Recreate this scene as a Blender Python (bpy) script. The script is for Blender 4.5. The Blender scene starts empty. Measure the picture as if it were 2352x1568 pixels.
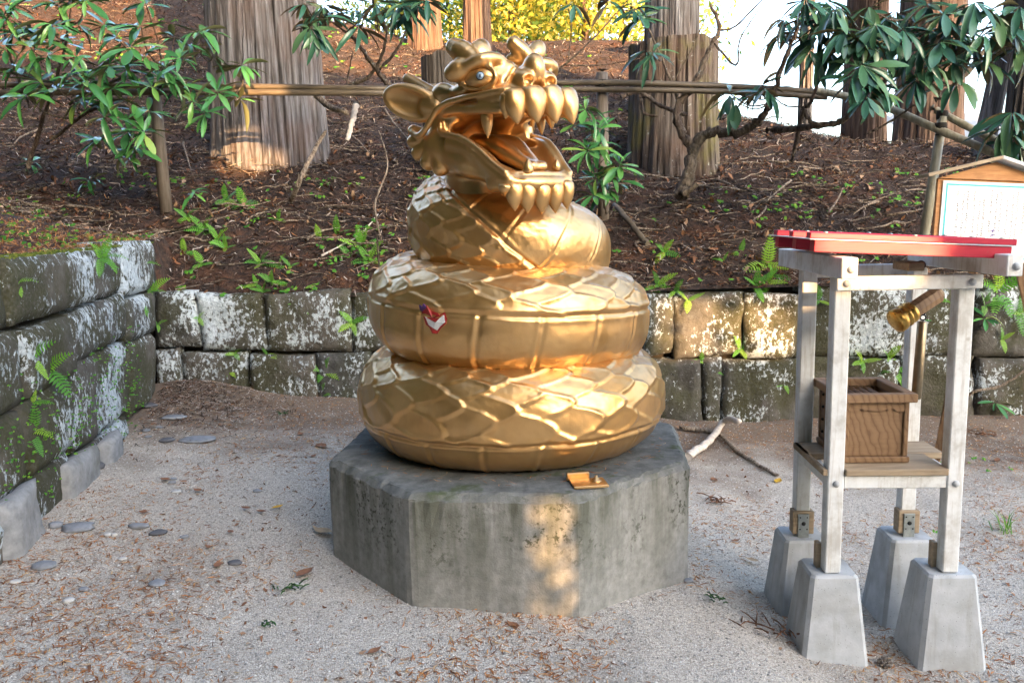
import bpy, bmesh, math, random
import numpy as np
from mathutils import Vector, Matrix, Quaternion

# ------------------------------------------------------------ camera, sky, sun, exposure
scn = bpy.context.scene
col = scn.collection
rnd = random.Random(11)
rng = np.random.default_rng(11)

FPX, TILT, ROLL, EYE = 1941.9, 0.1483, -0.0209, 1.5
_fw = np.array([0, math.cos(TILT), -math.sin(TILT)])
_up = np.array([0, math.sin(TILT), math.cos(TILT)])
_rt = np.array([1.0, 0, 0])
_r2 = math.cos(ROLL) * _rt + math.sin(ROLL) * _up
_u2 = -math.sin(ROLL) * _rt + math.cos(ROLL) * _up
CAM = np.array([0, 0, EYE])
cd = bpy.data.cameras.new('camera')
cd.sensor_fit = 'HORIZONTAL'; cd.sensor_width = 36; cd.lens = FPX / 2352 * 36
cd.clip_start = 0.05; cd.clip_end = 3000
co = bpy.data.objects.new('camera', cd); col.objects.link(co)
mw = Matrix.Identity(4)
for i in range(3):
    mw[i][0] = _r2[i]; mw[i][1] = _u2[i]; mw[i][2] = -_fw[i]; mw[i][3] = CAM[i]
co.matrix_world = mw
scn.camera = co

SUN_AZ, SUN_EL = math.radians(154), math.radians(12)      # azimuth measured from +Y towards +X
sun_to = Vector((math.sin(SUN_AZ) * math.cos(SUN_EL), math.cos(SUN_AZ) * math.cos(SUN_EL), math.sin(SUN_EL)))
world = bpy.data.worlds.new('World'); scn.world = world; world.use_nodes = True
wn = world.node_tree
sky = wn.nodes.new('ShaderNodeTexSky'); sky.sky_type = 'NISHITA'; sky.sun_disc = False
sky.sun_elevation = SUN_EL; sky.sun_rotation = SUN_AZ
sky.air_density = 0.8; sky.dust_density = 3.5; sky.ozone_density = 1.0
wn.links.new(sky.outputs[0], wn.nodes['Background'].inputs[0])
wn.nodes['Background'].inputs[1].default_value = 0.15
sd = bpy.data.lights.new('sun', 'SUN'); sd.energy = 2.9; sd.angle = math.radians(0.3); sd.color = (1.0, 0.58, 0.26)
so = bpy.data.objects.new('sun', sd); col.objects.link(so)
so.rotation_euler = sun_to.to_track_quat('Z', 'Y').to_euler(); so.location = (6, -20, 12)
vs = scn.view_settings
vs.view_transform = 'Standard'; vs.look = 'None'; vs.gamma = 1.0; vs.use_curve_mapping = False
vs.exposure = 3.27
scn.cycles.max_bounces = 6; scn.cycles.diffuse_bounces = 3; scn.cycles.glossy_bounces = 4
scn.cycles.transparent_max_bounces = 4; scn.cycles.caustics_reflective = False; scn.cycles.caustics_refractive = False
scn.cycles.use_denoising = True

# ------------------------------------------------------------ small helpers
def ray(px, py): return _fw + (px - 1176) / FPX * _r2 - (py - 784) / FPX * _u2
def at(px, py, Y):
    d = ray(px, py); return CAM + d * (Y / d[1])

def _hash(ix, iy, seed):
    h = (ix.astype(np.int64) * 374761393 + iy.astype(np.int64) * 668265263 + seed * 974634777) & 0x7fffffff
    h = ((h ^ (h >> 13)) * 1274126177) & 0x7fffffff
    return ((h ^ (h >> 16)) & 0xffff) / 65535.0
def vnoise(x, y, seed=0):
    x = np.asarray(x, float); y = np.asarray(y, float)
    ix = np.floor(x); iy = np.floor(y); fx = x - ix; fy = y - iy
    fx = fx * fx * (3 - 2 * fx); fy = fy * fy * (3 - 2 * fy)
    a = _hash(ix, iy, seed); b = _hash(ix + 1, iy, seed); c = _hash(ix, iy + 1, seed); d = _hash(ix + 1, iy + 1, seed)
    return (a * (1 - fx) + b * fx) * (1 - fy) + (c * (1 - fx) + d * fx) * fy - 0.5
def fbm(x, y, seed=0, o=4):
    s = 0; a = 1.0
    for k in range(o):
        s = s + a * vnoise(np.asarray(x) * 2 ** k, np.asarray(y) * 2 ** k, seed + k * 17); a *= 0.5
    return s

def mesh_np(name, V, F, smooth=False):
    """V (n,3); F (m,3) or (m,4) int array or list of faces"""
    me = bpy.data.meshes.new(name)
    if isinstance(F, np.ndarray):
        V = np.ascontiguousarray(V, dtype=np.float32); k = F.shape[1]; m = len(F)
        me.vertices.add(len(V)); me.vertices.foreach_set('co', V.ravel())
        me.loops.add(m * k); me.loops.foreach_set('vertex_index', np.ascontiguousarray(F, dtype=np.int32).ravel())
        me.polygons.add(m); me.polygons.foreach_set('loop_start', np.arange(m, dtype=np.int32) * k)
        me.polygons.foreach_set('loop_total', np.full(m, k, dtype=np.int32))
        me.update(calc_edges=True); me.validate()
    else:
        me.from_pydata([tuple(map(float, v)) for v in V], [], F); me.update()
    if smooth: me.polygons.foreach_set('use_smooth', np.ones(len(me.polygons), dtype=bool))
    return me

def link(name, me, mat=None, parent=None):
    o = bpy.data.objects.new(name, me); col.objects.link(o)
    if mat is not None and me is not None and len(me.materials) == 0: me.materials.append(mat)
    if parent is not None:
        o.parent = parent; o.matrix_parent_inverse = PINV.get(parent.name, Matrix.Identity(4))
    return o
PINV = {}
def thing(name, label, cat, loc, group=None):
    o = bpy.data.objects.new(name, None); col.objects.link(o)
    o.location = Vector([float(v) for v in loc]); o.empty_display_size = 0.1
    PINV[o.name] = Matrix.Translation(-o.location)
    return tag(o, label, cat, group)
def tag(o, label=None, cat=None, group=None, kind=None):
    if label: o['label'] = label
    if cat: o['category'] = cat
    if group: o['group'] = group
    if kind: o['kind'] = kind
    return o

class MB:
    """collects faces in world coordinates, builds ONE mesh"""
    def __init__(s): s.v = []; s.f = []; s.sm = []
    def add(s, V, F, sm=False):
        b = len(s.v); s.v += [tuple(map(float, v)) for v in V]
        s.f += [[i + b for i in f] for f in F]; s.sm += [sm] * len(F); return s
    def box(s, c, size, R=None, taper=None, bev=0.0):
        """bevelled box, centre c; R 3x3 columns = local axes"""
        hx, hy, hz = [d / 2 for d in size]; R = np.eye(3) if R is None else np.asarray(R)
        b = min(bev, hx * .45, hy * .45, hz * .45)
        tx, ty = (taper or (1, 1))
        if b <= 0:
            P = [(x * hx * (tx if z > 0 else 1), y * hy * (ty if z > 0 else 1), z * hz) for z in (-1, 1) for y in (-1, 1) for x in (-1, 1)]
            F = [(0, 2, 3, 1), (4, 5, 7, 6), (0, 1, 5, 4), (2, 6, 7, 3), (0, 4, 6, 2), (1, 3, 7, 5)]
            return s.add([np.asarray(c) + R @ np.array(p) for p in P], F)
        P = []; idx = {}
        for sx in (-1, 1):
            for sy in (-1, 1):
                for sz in (-1, 1):
                    kx = tx if sz > 0 else 1; ky = ty if sz > 0 else 1
                    for a in range(3):
                        q = [sx * (hx * kx - b), sy * (hy * ky - b), sz * (hz - b)]
                        q[a] = (sx * hx * kx, sy * hy * ky, sz * hz)[a]
                        idx[(sx, sy, sz, a)] = len(P); P.append(np.asarray(c) + R @ np.array(q))
        F = []
        for a in range(3):
            u, w = [(1, 2), (2, 0), (0, 1)][a]
            for sg in (-1, 1):
                def k(p, q):
                    e = [0, 0, 0]; e[a] = sg; e[u] = p; e[w] = q; return idx[(e[0], e[1], e[2], a)]
                f = [k(-1, -1), k(1, -1), k(1, 1), k(-1, 1)]
                F.append(f if sg > 0 else f[::-1])
        for a in range(3):                                   # edge chamfers
            u, w = [(1, 2), (2, 0), (0, 1)][a]
            for p in (-1, 1):
                for q in (-1, 1):
                    def g(t, ax):
                        e = [0, 0, 0]; e[a] = t; e[u] = p; e[w] = q; return idx[(e[0], e[1], e[2], ax)]
                    f = [g(-1, u), g(1, u), g(1, w), g(-1, w)]
                    F.append(f if p * q < 0 else f[::-1])
        for sx in (-1, 1):
            for sy in (-1, 1):
                for sz in (-1, 1):
                    f = [idx[(sx, sy, sz, a)] for a in range(3)]
                    F.append(f if sx * sy * sz > 0 else f[::-1])
        return s.add(P, F)
    def tube(s, pts, rad, n=8, cap=True, sm=True, squash=None):
        pts = [np.asarray(p, float) for p in pts]
        rad = [rad] * len(pts) if np.isscalar(rad) else list(rad)
        V = []; up = np.array([0.13, 0.21, 0.97])
        for i, p in enumerate(pts):
            t = pts[min(i + 1, len(pts) - 1)] - pts[max(i - 1, 0)]; t = t / (np.linalg.norm(t) + 1e-9)
            a = np.cross(t, up)
            if np.linalg.norm(a) < 1e-3: a = np.cross(t, [1, 0, 0])
            a /= np.linalg.norm(a); b = np.cross(t, a); up = b if i == 0 else up
            for k in range(n):
                th = 2 * math.pi * k / n
                V.append(p + rad[i] * (math.cos(th) * a + math.sin(th) * b))
        F = [(i * n + k, i * n + (k + 1) % n, (i + 1) * n + (k + 1) % n, (i + 1) * n + k) for i in range(len(pts) - 1) for k in range(n)]
        if cap: F += [tuple(range(n))[::-1], tuple((len(pts) - 1) * n + k for k in range(n))]
        return s.add(V, F, sm)
    def lathe(s, c, axis, prof, n=16, sm=True, xdir=None, squash=1.0):
        """prof list of (distance along axis, radius)"""
        axis = np.asarray(axis, float); axis /= np.linalg.norm(axis)
        a = np.cross(axis, [0, 0, 1] if abs(axis[2]) < .9 else [1, 0, 0]) if xdir is None else np.array(xdir, float)
        a -= axis * (a @ axis); a /= np.linalg.norm(a); b = np.cross(axis, a)
        V = []; 
        for h, r in prof:
            for k in range(n):
                th = 2 * math.pi * k / n; V.append(np.asarray(c) + axis * h + r * (math.cos(th) * a + squash * math.sin(th) * b))
        m = len(prof)
        F = [(i * n + k, i * n + (k + 1) % n, (i + 1) * n + (k + 1) % n, (i + 1) * n + k) for i in range(m - 1) for k in range(n)]
        F += [tuple(range(n))[::-1], tuple((m - 1) * n + k for k in range(n))]
        return s.add(V, F, sm)
    def build(s, name, mat, parent=None):
        me = bpy.data.meshes.new(name); me.from_pydata(s.v, [], s.f); me.update()
        me.polygons.foreach_set('use_smooth', s.sm)
        bm = bmesh.new(); bm.from_mesh(me); bmesh.ops.recalc_face_normals(bm, faces=bm.faces); bm.to_mesh(me); bm.free()
        return link(name, me, mat, parent)

def spline(pts, m=8):
    """Catmull-Rom through points (rows may carry radius as extra column)"""
    P = np.asarray(pts, float); P = np.vstack([2 * P[0] - P[1], P, 2 * P[-1] - P[-2]]); out = []
    for i in range(1, len(P) - 2):
        for k in range(m):
            t = k / m; a, b, c, d = P[i - 1:i + 3]
            out.append(.5 * ((2 * b) + (c - a) * t + (2 * a - 5 * b + 4 * c - d) * t * t + (3 * b - a - 3 * c + d) * t ** 3))
    out.append(P[-2]); return np.array(out)

def rotz(a): return np.array([[math.cos(a), -math.sin(a), 0], [math.sin(a), math.cos(a), 0], [0, 0, 1]])
def frame(zdir, xhint):
    z = np.asarray(zdir, float); z /= np.linalg.norm(z); x = np.asarray(xhint, float); x = x - z * (x @ z); x /= np.linalg.norm(x)
    return np.stack([x, np.cross(z, x), z], 1)

# ------------------------------------------------------------ material helper
class Mat:
    def __init__(s, name, color=(.5, .5, .5), rough=.7, metal=0.0, spec=.5):
        s.m = bpy.data.materials.new(name); s.m.use_nodes = True; s.t = s.m.node_tree
        s.b = s.t.nodes['Principled BSDF']
        s.set(Base_Color=color, Roughness=rough, Metallic=metal); s.b.inputs['Specular IOR Level'].default_value = spec
        s.oc = s.t.nodes.new('ShaderNodeTexCoord').outputs['Object']
    def inp(s, sock, v):
        if isinstance(v, bpy.types.NodeSocket): s.t.links.new(v, sock)
        elif isinstance(v, (tuple, list)) and len(v) == 3 and sock.type == 'RGBA': sock.default_value = (*v, 1)
        else: sock.default_value = v
    def set(s, **k):
        for a, v in k.items(): s.inp(s.b.inputs[a.replace('_', ' ')], v)
        return s
    def vec(s, scale=(1, 1, 1), rot=(0, 0, 0), loc=(0, 0, 0), src=None):
        n = s.t.nodes.new('ShaderNodeMapping'); s.inp(n.inputs[0], src or s.oc)
        n.inputs['Scale'].default_value = scale; n.inputs['Rotation'].default_value = rot; n.inputs['Location'].default_value = loc
        return n.outputs[0]
    def noise(s, scale, detail=4, rough=.55, v=None, dist=0.0, color=False):
        n = s.t.nodes.new('ShaderNodeTexNoise'); s.inp(n.inputs['Vector'], v or s.oc)
        n.inputs['Scale'].default_value = scale; n.inputs['Detail'].default_value = detail
        n.inputs['Roughness'].default_value = rough; n.inputs['Distortion'].default_value = dist
        return n.outputs['Color' if color else 'Fac']
    def voro(s, scale, v=None, out='Distance', feat='F1', rand=1.0):
        n = s.t.nodes.new('ShaderNodeTexVoronoi'); n.feature = feat; s.inp(n.inputs['Vector'], v or s.oc)
        n.inputs['Scale'].default_value = scale; n.inputs['Randomness'].default_value = rand
        return n.outputs[out]
    def wave(s, scale, v=None, dist=4, detail=2, kind='BANDS', direc='X', dscale=1.0):
        n = s.t.nodes.new('ShaderNodeTexWave'); n.wave_type = kind
        if kind == 'BANDS': n.bands_direction = direc
        else: n.rings_direction = direc
        s.inp(n.inputs['Vector'], v or s.oc); n.inputs['Scale'].default_value = scale
        n.inputs['Distortion'].default_value = dist; n.inputs['Detail'].default_value = detail; n.inputs['Detail Scale'].default_value = dscale
        return n.outputs['Fac']
    def ramp(s, fac, stops, interp='LINEAR'):
        n = s.t.nodes.new('ShaderNodeValToRGB'); s.inp(n.inputs[0], fac); cr = n.color_ramp; cr.interpolation = interp
        while len(cr.elements) < len(stops): cr.elements.new(0.5)
        for e, (p, c) in zip(cr.elements, stops):
            e.position = p; c = (c, c, c) if np.isscalar(c) else c; e.color = (*c, 1)
        return n.outputs[0]
    def mix(s, fac, a, b, mode='MIX'):
        n = s.t.nodes.new('ShaderNodeMixRGB'); n.blend_type = mode
        for k, v in zip(range(3), (fac, a, b)): s.inp(n.inputs[k], v)
        return n.outputs[0]
    def math(s, op, a, b=0.0, clamp=False):
        n = s.t.nodes.new('ShaderNodeMath'); n.operation = op; n.use_clamp = clamp
        s.inp(n.inputs[0], a); s.inp(n.inputs[1], b); return n.outputs[0]
    def sep(s, v=None):
        n = s.t.nodes.new('ShaderNodeSeparateXYZ'); s.inp(n.inputs[0], v or s.oc); return n.outputs
    def normal_z(s):
        g = s.t.nodes.new('ShaderNodeNewGeometry'); return s.sep(g.outputs['True Normal'])[2]
    def island(s):
        return s.t.nodes.new('ShaderNodeNewGeometry').outputs['Random Per Island']
    def objrand(s): return s.t.nodes.new('ShaderNodeObjectInfo').outputs['Random']
    def bump(s, h, strength=.5, dist=.01):
        n = s.t.nodes.new('ShaderNodeBump'); s.inp(n.inputs['Height'], h)
        n.inputs['Strength'].default_value = strength; n.inputs['Distance'].default_value = dist
        if s.b.inputs['Normal'].is_linked: s.inp(n.inputs['Normal'], s.b.inputs['Normal'].links[0].from_socket)
        s.t.links.new(n.outputs[0], s.b.inputs['Normal']); return s
# ------------------------------------------------------------ materials
def m_gold():
    M = Mat('gold_paint', rough=.3, metal=.86)
    n = M.noise(5, 4); n2 = M.noise(60, 4, .6)
    c = M.ramp(n, [(.3, (.62, .345, .118)), (.7, (.74, .450, .182))])
    spots = M.ramp(M.voro(70), [(.05, 1.0), (.10, 0.0)])
    c = M.mix(M.math('MULTIPLY', spots, M.ramp(M.noise(9), [(.56, 0.0), (.66, .55)])), c, (.16, .09, .03))
    grime = M.math('MULTIPLY', M.ramp(M.noise(1, 6, .65, M.vec((7, 7, 2.2))), [(.55, 0.0), (.75, .35)]), M.ramp(M.noise(38, 4), [(.35, .4), (.65, 1.0)]))
    c = M.mix(grime, c, (.26, .15, .065))
    M.set(Base_Color=c, Roughness=M.ramp(M.noise(14, 5), [(.3, .28), (.75, .43)]))
    M.b.inputs['Coat Weight'].default_value = .6; M.b.inputs['Coat Roughness'].default_value = .22
    M.bump(n2, .10, .004); M.bump(M.noise(16, 3), .12, .012); return M.m
def m_concrete_ped():
    M = Mat('weathered_concrete', rough=.9)
    z = M.sep()[2]
    base = M.ramp(M.noise(26, 6, .65), [(.3, (.19, .195, .185)), (.72, (.34, .34, .325))])
    streak = M.noise(1, 5, .6, M.vec((9, 9, 1.1)))
    base = M.mix(M.math('MULTIPLY', M.ramp(streak, [(.38, 0.0), (.60, .85)]), M.ramp(z, [(.0, .2), (.40, 1.0)])), base, (.065, .07, .045))
    spots = M.math('MULTIPLY', M.ramp(M.noise(44, 5, .7), [(.52, 0.0), (.60, 1.0)]), M.ramp(M.noise(4.5, 3), [(.46, 0.0), (.60, 1.0)]))
    spots = M.math('MULTIPLY', spots, M.ramp(z, [(.12, .15), (.3, 1.0)]))
    base = M.mix(spots, base, (.045, .05, .03))
    top = M.ramp(M.normal_z(), [(.35, 0.0), (.75, 1.0)])
    topc = M.ramp(M.noise(11, 6, .7), [(.3, (.06, .065, .06)), (.58, (.16, .165, .155)), (.8, (.30, .31, .30))])
    topc = M.mix(M.ramp(M.noise(7, 4), [(.6, 0.0), (.68, .8)]), topc, (.05, .07, .02))
    base = M.mix(top, base, topc)
    pits = M.ramp(M.voro(95), [(.06, 1.0), (.13, 0.0)])
    base = M.mix(M.math('MULTIPLY', pits, .6), base, (.07, .07, .06))
    M.set(Base_Color=base); M.bump(M.noise(150, 3), .5, .003); M.bump(M.noise(30, 4), .3, .006); return M.m
def m_footing():
    M = Mat('cast_concrete', rough=.85)
    base = M.ramp(M.noise(12, 5), [(.3, (.36, .385, .405)), (.7, (.50, .53, .555))])
    p = M.ramp(M.voro(80), [(.07, 1.0), (.14, 0.0)])
    p = M.math('MULTIPLY', p, M.ramp(M.voro(80, out='Color'), [(.25, 0.0), (.3, .9)]))
    base = M.mix(p, base, (.12, .12, .11))
    base = M.mix(M.ramp(M.noise(5, 4), [(.5, 0.0), (.75, .6)]), base, (.20, .19, .16)); base = M.mix(M.ramp(M.noise(1, 5, .6, M.vec((22, 22, 3))), [(.52, 0.0), (.72, .5)]), base, (.22, .21, .18))
    M.set(Base_Color=base); M.bump(M.noise(120, 2), .3, .002); return M.m
def m_whitewood():
    M = Mat('white_painted_wood', rough=.6)
    g = M.noise(1, 4, .6, M.vec((70, 70, 5))); w = M.noise(9, 5, .7)
    c = M.ramp(w, [(.35, (.50, .50, .48)), (.52, (.68, .70, .70)), (.8, (.80, .83, .86))])
    c = M.mix(M.ramp(g, [(.54, 0.0), (.72, .55)]), c, (.36, .32, .26))
    kn = M.ramp(M.voro(7), [(.04, .7), (.09, 0.0)])
    c = M.mix(kn, c, (.25, .20, .14))
    M.set(Base_Color=c); M.bump(g, .25, .003); return M.m
def m_redwood():
    M = Mat('red_painted_wood', rough=.45)
    g = M.noise(1, 4, .6, M.vec((4, 60, 60)))
    c = M.ramp(g, [(.3, (.33, .006, .026)), (.7, (.45, .012, .042))])
    c = M.mix(M.ramp(M.noise(40, 4, .7), [(.66, 0.0), (.72, .5)]), c, (.20, .06, .05))
    M.set(Base_Color=c); M.bump(g, .15, .002); return M.m
def m_boxwood():
    M = Mat('brown_box_wood', rough=.6)
    w = M.wave(13, M.vec((1, .3, .8)), 7, 3, 'RINGS', 'Y', 1.1)
    c = M.ramp(w, [(.0, (.14, .076, .036)), (.10, (.19, .110, .054)), (.8, (.225, .135, .068))])
    f = M.noise(1, 4, .6, M.vec((8, 8, 90)))
    c = M.mix(M.ramp(f, [(.5, 0.0), (.75, .45)]), c, (.13, .07, .03))
    M.set(Base_Color=c); M.bump(w, .15, .002); return M.m
def m_wood(name, a, b, sc=(6, 60, 60), rough=.75):
    M = Mat(name, rough=rough); g = M.noise(1, 5, .6, M.vec(sc))
    c = M.ramp(g, [(.28, a), (.72, b)])
    c = M.mix(M.ramp(M.noise(6, 4), [(.5, 0.0), (.8, .5)]), c, tuple(x * .55 for x in a))
    M.set(Base_Color=c); M.bump(g, .3, .004); return M.m
def m_metal(name, c, rough=.4, dirt=.3):
    M = Mat(name, rough=rough, metal=1.0); n = M.noise(30, 4)
    M.set(Base_Color=M.mix(M.ramp(n, [(.45, 0.0), (.8, dirt)]), c, tuple(x * .3 for x in c)), Roughness=M.ramp(n, [(.3, rough * .8), (.8, min(1, rough * 1.6))])); return M.m
def m_stone():
    M = Mat('lichen_stone', rough=.92)
    r = M.objrand()
    base = M.ramp(M.noise(14, 6, .65), [(.25, (.018, .018, .016)), (.55, (.060, .061, .058)), (.8, (.125, .128, .122))])
    base = M.mix(M.math('MULTIPLY', r, .5), base, M.mix(.5, base, (.20, .165, .12)))
    sm = M.noise(2.4, 5, .6, M.vec((1, 1, .7)))
    moss = M.math('MULTIPLY', M.ramp(sm, [(.42, 0.0), (.56, .95)]), M.ramp(M.noise(60, 3), [(.3, .3), (.6, 1.0)]))
    base = M.mix(moss, base, (.034, .036, .011))
    li = M.noise(26, 9, .76, M.vec((1.2, 1.2, .85)), .2)
    zone = M.noise(1.9, 3, .5, M.vec(loc=(3.1, 7.7, 1.3)))
    li = M.ramp(M.math('ADD', M.math('ADD', li, M.math('MULTIPLY', M.ramp(M.sep()[2], [(.45, 0.0), (.95, 1.0)]), .055)), M.math('MULTIPLY', zone, .75)), [(.925, 0.0), (.975, 1.0)])
    lc = M.ramp(M.noise(40, 3), [(.3, (.30, .36, .40)), (.7, (.55, .62, .67))])
    base = M.mix(li, base, lc)
    M.set(Base_Color=base)
    M.bump(M.noise(35, 6, .7), .8, .018); M.bump(M.noise(7, 4), .5, .05); return M.m
def m_palestone():
    M = Mat('bare_stone', rough=.9)
    base = M.ramp(M.noise(20, 6, .65), [(.3, (.17, .18, .19)), (.7, (.31, .32, .33))])
    base = M.mix(M.ramp(M.noise(4, 4), [(.55, 0.0), (.75, .7)]), base, (.09, .09, .06))
    M.set(Base_Color=base); M.bump(M.noise(60, 5, .7), .5, .008); return M.m
def m_gravel():
    M = Mat('pale_gravel_ground', rough=.95)
    cellc = M.voro(175, out='Color'); r = M.sep(cellc)[0]; d = M.voro(175)
    c = M.ramp(r, [(.0, (.25, .215, .175)), (.35, (.52, .475, .405)), (.7, (.71, .655, .575)), (1.0, (.86, .81, .735))])
    c2 = M.ramp(M.sep(M.voro(300, out='Color'))[0], [(.0, (.22, .19, .155)), (1.0, (.72, .665, .585))])
    c = M.mix(.4, c, c2)
    c = M.mix(M.ramp(d, [(.35, 0.0), (.75, .3)]), c, (.16, .14, .12))
    dirt = M.noise(1.1, 6, .62)
    x, y, z = M.sep()
    c = M.mix(M.ramp(dirt, [(.50, 0.0), (.72, .55)]), c, M.mix(M.noise(50, 4), (.13, .095, .068), (.30, .245, .19)))
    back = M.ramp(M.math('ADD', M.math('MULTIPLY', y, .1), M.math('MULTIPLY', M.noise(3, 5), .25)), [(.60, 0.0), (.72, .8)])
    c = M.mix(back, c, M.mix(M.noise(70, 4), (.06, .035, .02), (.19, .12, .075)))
    M.set(Base_Color=c); M.bump(d, .7, -.008); M.bump(M.noise(260, 2), .4, .003); return M.m
def m_hill():
    M = Mat('needle_litter_soil', rough=.95)
    a = M.noise(22, 8, .7); s1 = M.noise(1, 5, .7, M.vec((60, 12, 20), (0, 0, .6))); s2 = M.noise(1, 5, .7, M.vec((14, 70, 20), (0, 0, -.4)))
    c = M.ramp(a, [(.3, (.010, .007, .006)), (.5, (.035, .021, .016)), (.72, (.10, .052, .034))])
    c = M.mix(M.ramp(s1, [(.57, 0.0), (.70, .7)]), c, (.15, .080, .050))
    c = M.mix(M.ramp(s2, [(.60, 0.0), (.70, .7)]), c, (.12, .095, .078))
    c = M.mix(M.ramp(M.noise(3.2, 4), [(.52, 0.0), (.7, .5)]), c, (.16, .062, .026))
    M.set(Base_Color=c); M.bump(s1, .8, .03); M.bump(a, .8, .04); return M.m
def m_island(name, stops, rough=.8, spec=.3, sub=0.0):
    M = Mat(name, rough=rough, spec=spec); M.set(Base_Color=M.ramp(M.island(), stops)); return M.m
def m_leaf(name, stops, rough=.3, back=None, tr=0.0):
    M = Mat(name, rough=rough, spec=.5)
    r = M.objrand(); c = M.ramp(r, stops)
    if back:
        g = M.t.nodes.new('ShaderNodeNewGeometry'); c = M.mix(g.outputs['Backfacing'], c, back)
    M.set(Base_Color=c)
    if tr:
        t = M.t.nodes.new('ShaderNodeBsdfTranslucent'); M.inp(t.inputs[0], M.mix(1.0, c, (2.2, 2.4, .8), 'MULTIPLY'))
        mx = M.t.nodes.new('ShaderNodeMixShader'); mx.inputs[0].default_value = tr
        M.t.links.new(M.b.outputs[0], mx.inputs[1]); M.t.links.new(t.outputs[0], mx.inputs[2])
        M.t.links.new(mx.outputs[0], M.t.nodes['Material Output'].inputs[0])
    return M.m
def m_foliage(name, stops, tr=.35, rough=.6):
    M = Mat(name, rough=rough, spec=.3); c = M.ramp(M.island(), stops); M.set(Base_Color=c)
    t = M.t.nodes.new('ShaderNodeBsdfTranslucent'); M.inp(t.inputs[0], c)
    mx = M.t.nodes.new('ShaderNodeMixShader'); mx.inputs[0].default_value = tr
    M.t.links.new(M.b.outputs[0], mx.inputs[1]); M.t.links.new(t.outputs[0], mx.inputs[2])
    M.t.links.new(mx.outputs[0], M.t.nodes['Material Output'].inputs[0]); return M.m
def m_bark(name, a, b, moss=.0, sc=(26, 26, 1.4)):
    M = Mat(name, rough=.9)
    s = M.noise(1, 7, .65, M.vec(sc), .3); s2 = M.noise(1, 4, .6, M.vec((sc[0] * .45, sc[1] * .45, sc[2] * .5)), .5)
    c = M.ramp(s, [(.32, tuple(x * .2 for x in a)), (.46, a), (.68, b)])
    c = M.mix(M.ramp(s2, [(.30, .9), (.42, 0.0)]), c, tuple(x * .16 for x in a))
    z = M.noise(1.5, 4)
    c = M.mix(M.ramp(z, [(.45, 0.0), (.7, .6)]), c, M.mix(.5, c, (.16, .075, .04)))
    if moss:
        c = M.mix(M.math('MULTIPLY', M.ramp(M.noise(2.2, 5), [(.5, 0.0), (.62, 1.0)]), moss), c, (.11, .10, .03))
        c = M.mix(M.math('MULTIPLY', M.ramp(M.noise(14, 6, .7), [(.62, 0.0), (.68, 1.0)]), .8), c, (.33, .36, .34))
    M.set(Base_Color=c); M.bump(s, .9, .035); return M.m
def m_plain(name, c, rough=.6, nscale=20, amt=.25, metal=0.0):
    M = Mat(name, rough=rough, metal=metal)
    M.set(Base_Color=M.mix(M.ramp(M.noise(nscale, 5), [(.35, 0.0), (.8, 1.0)]), c, tuple(x * (1 - amt) for x in c))); return M.m

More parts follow.
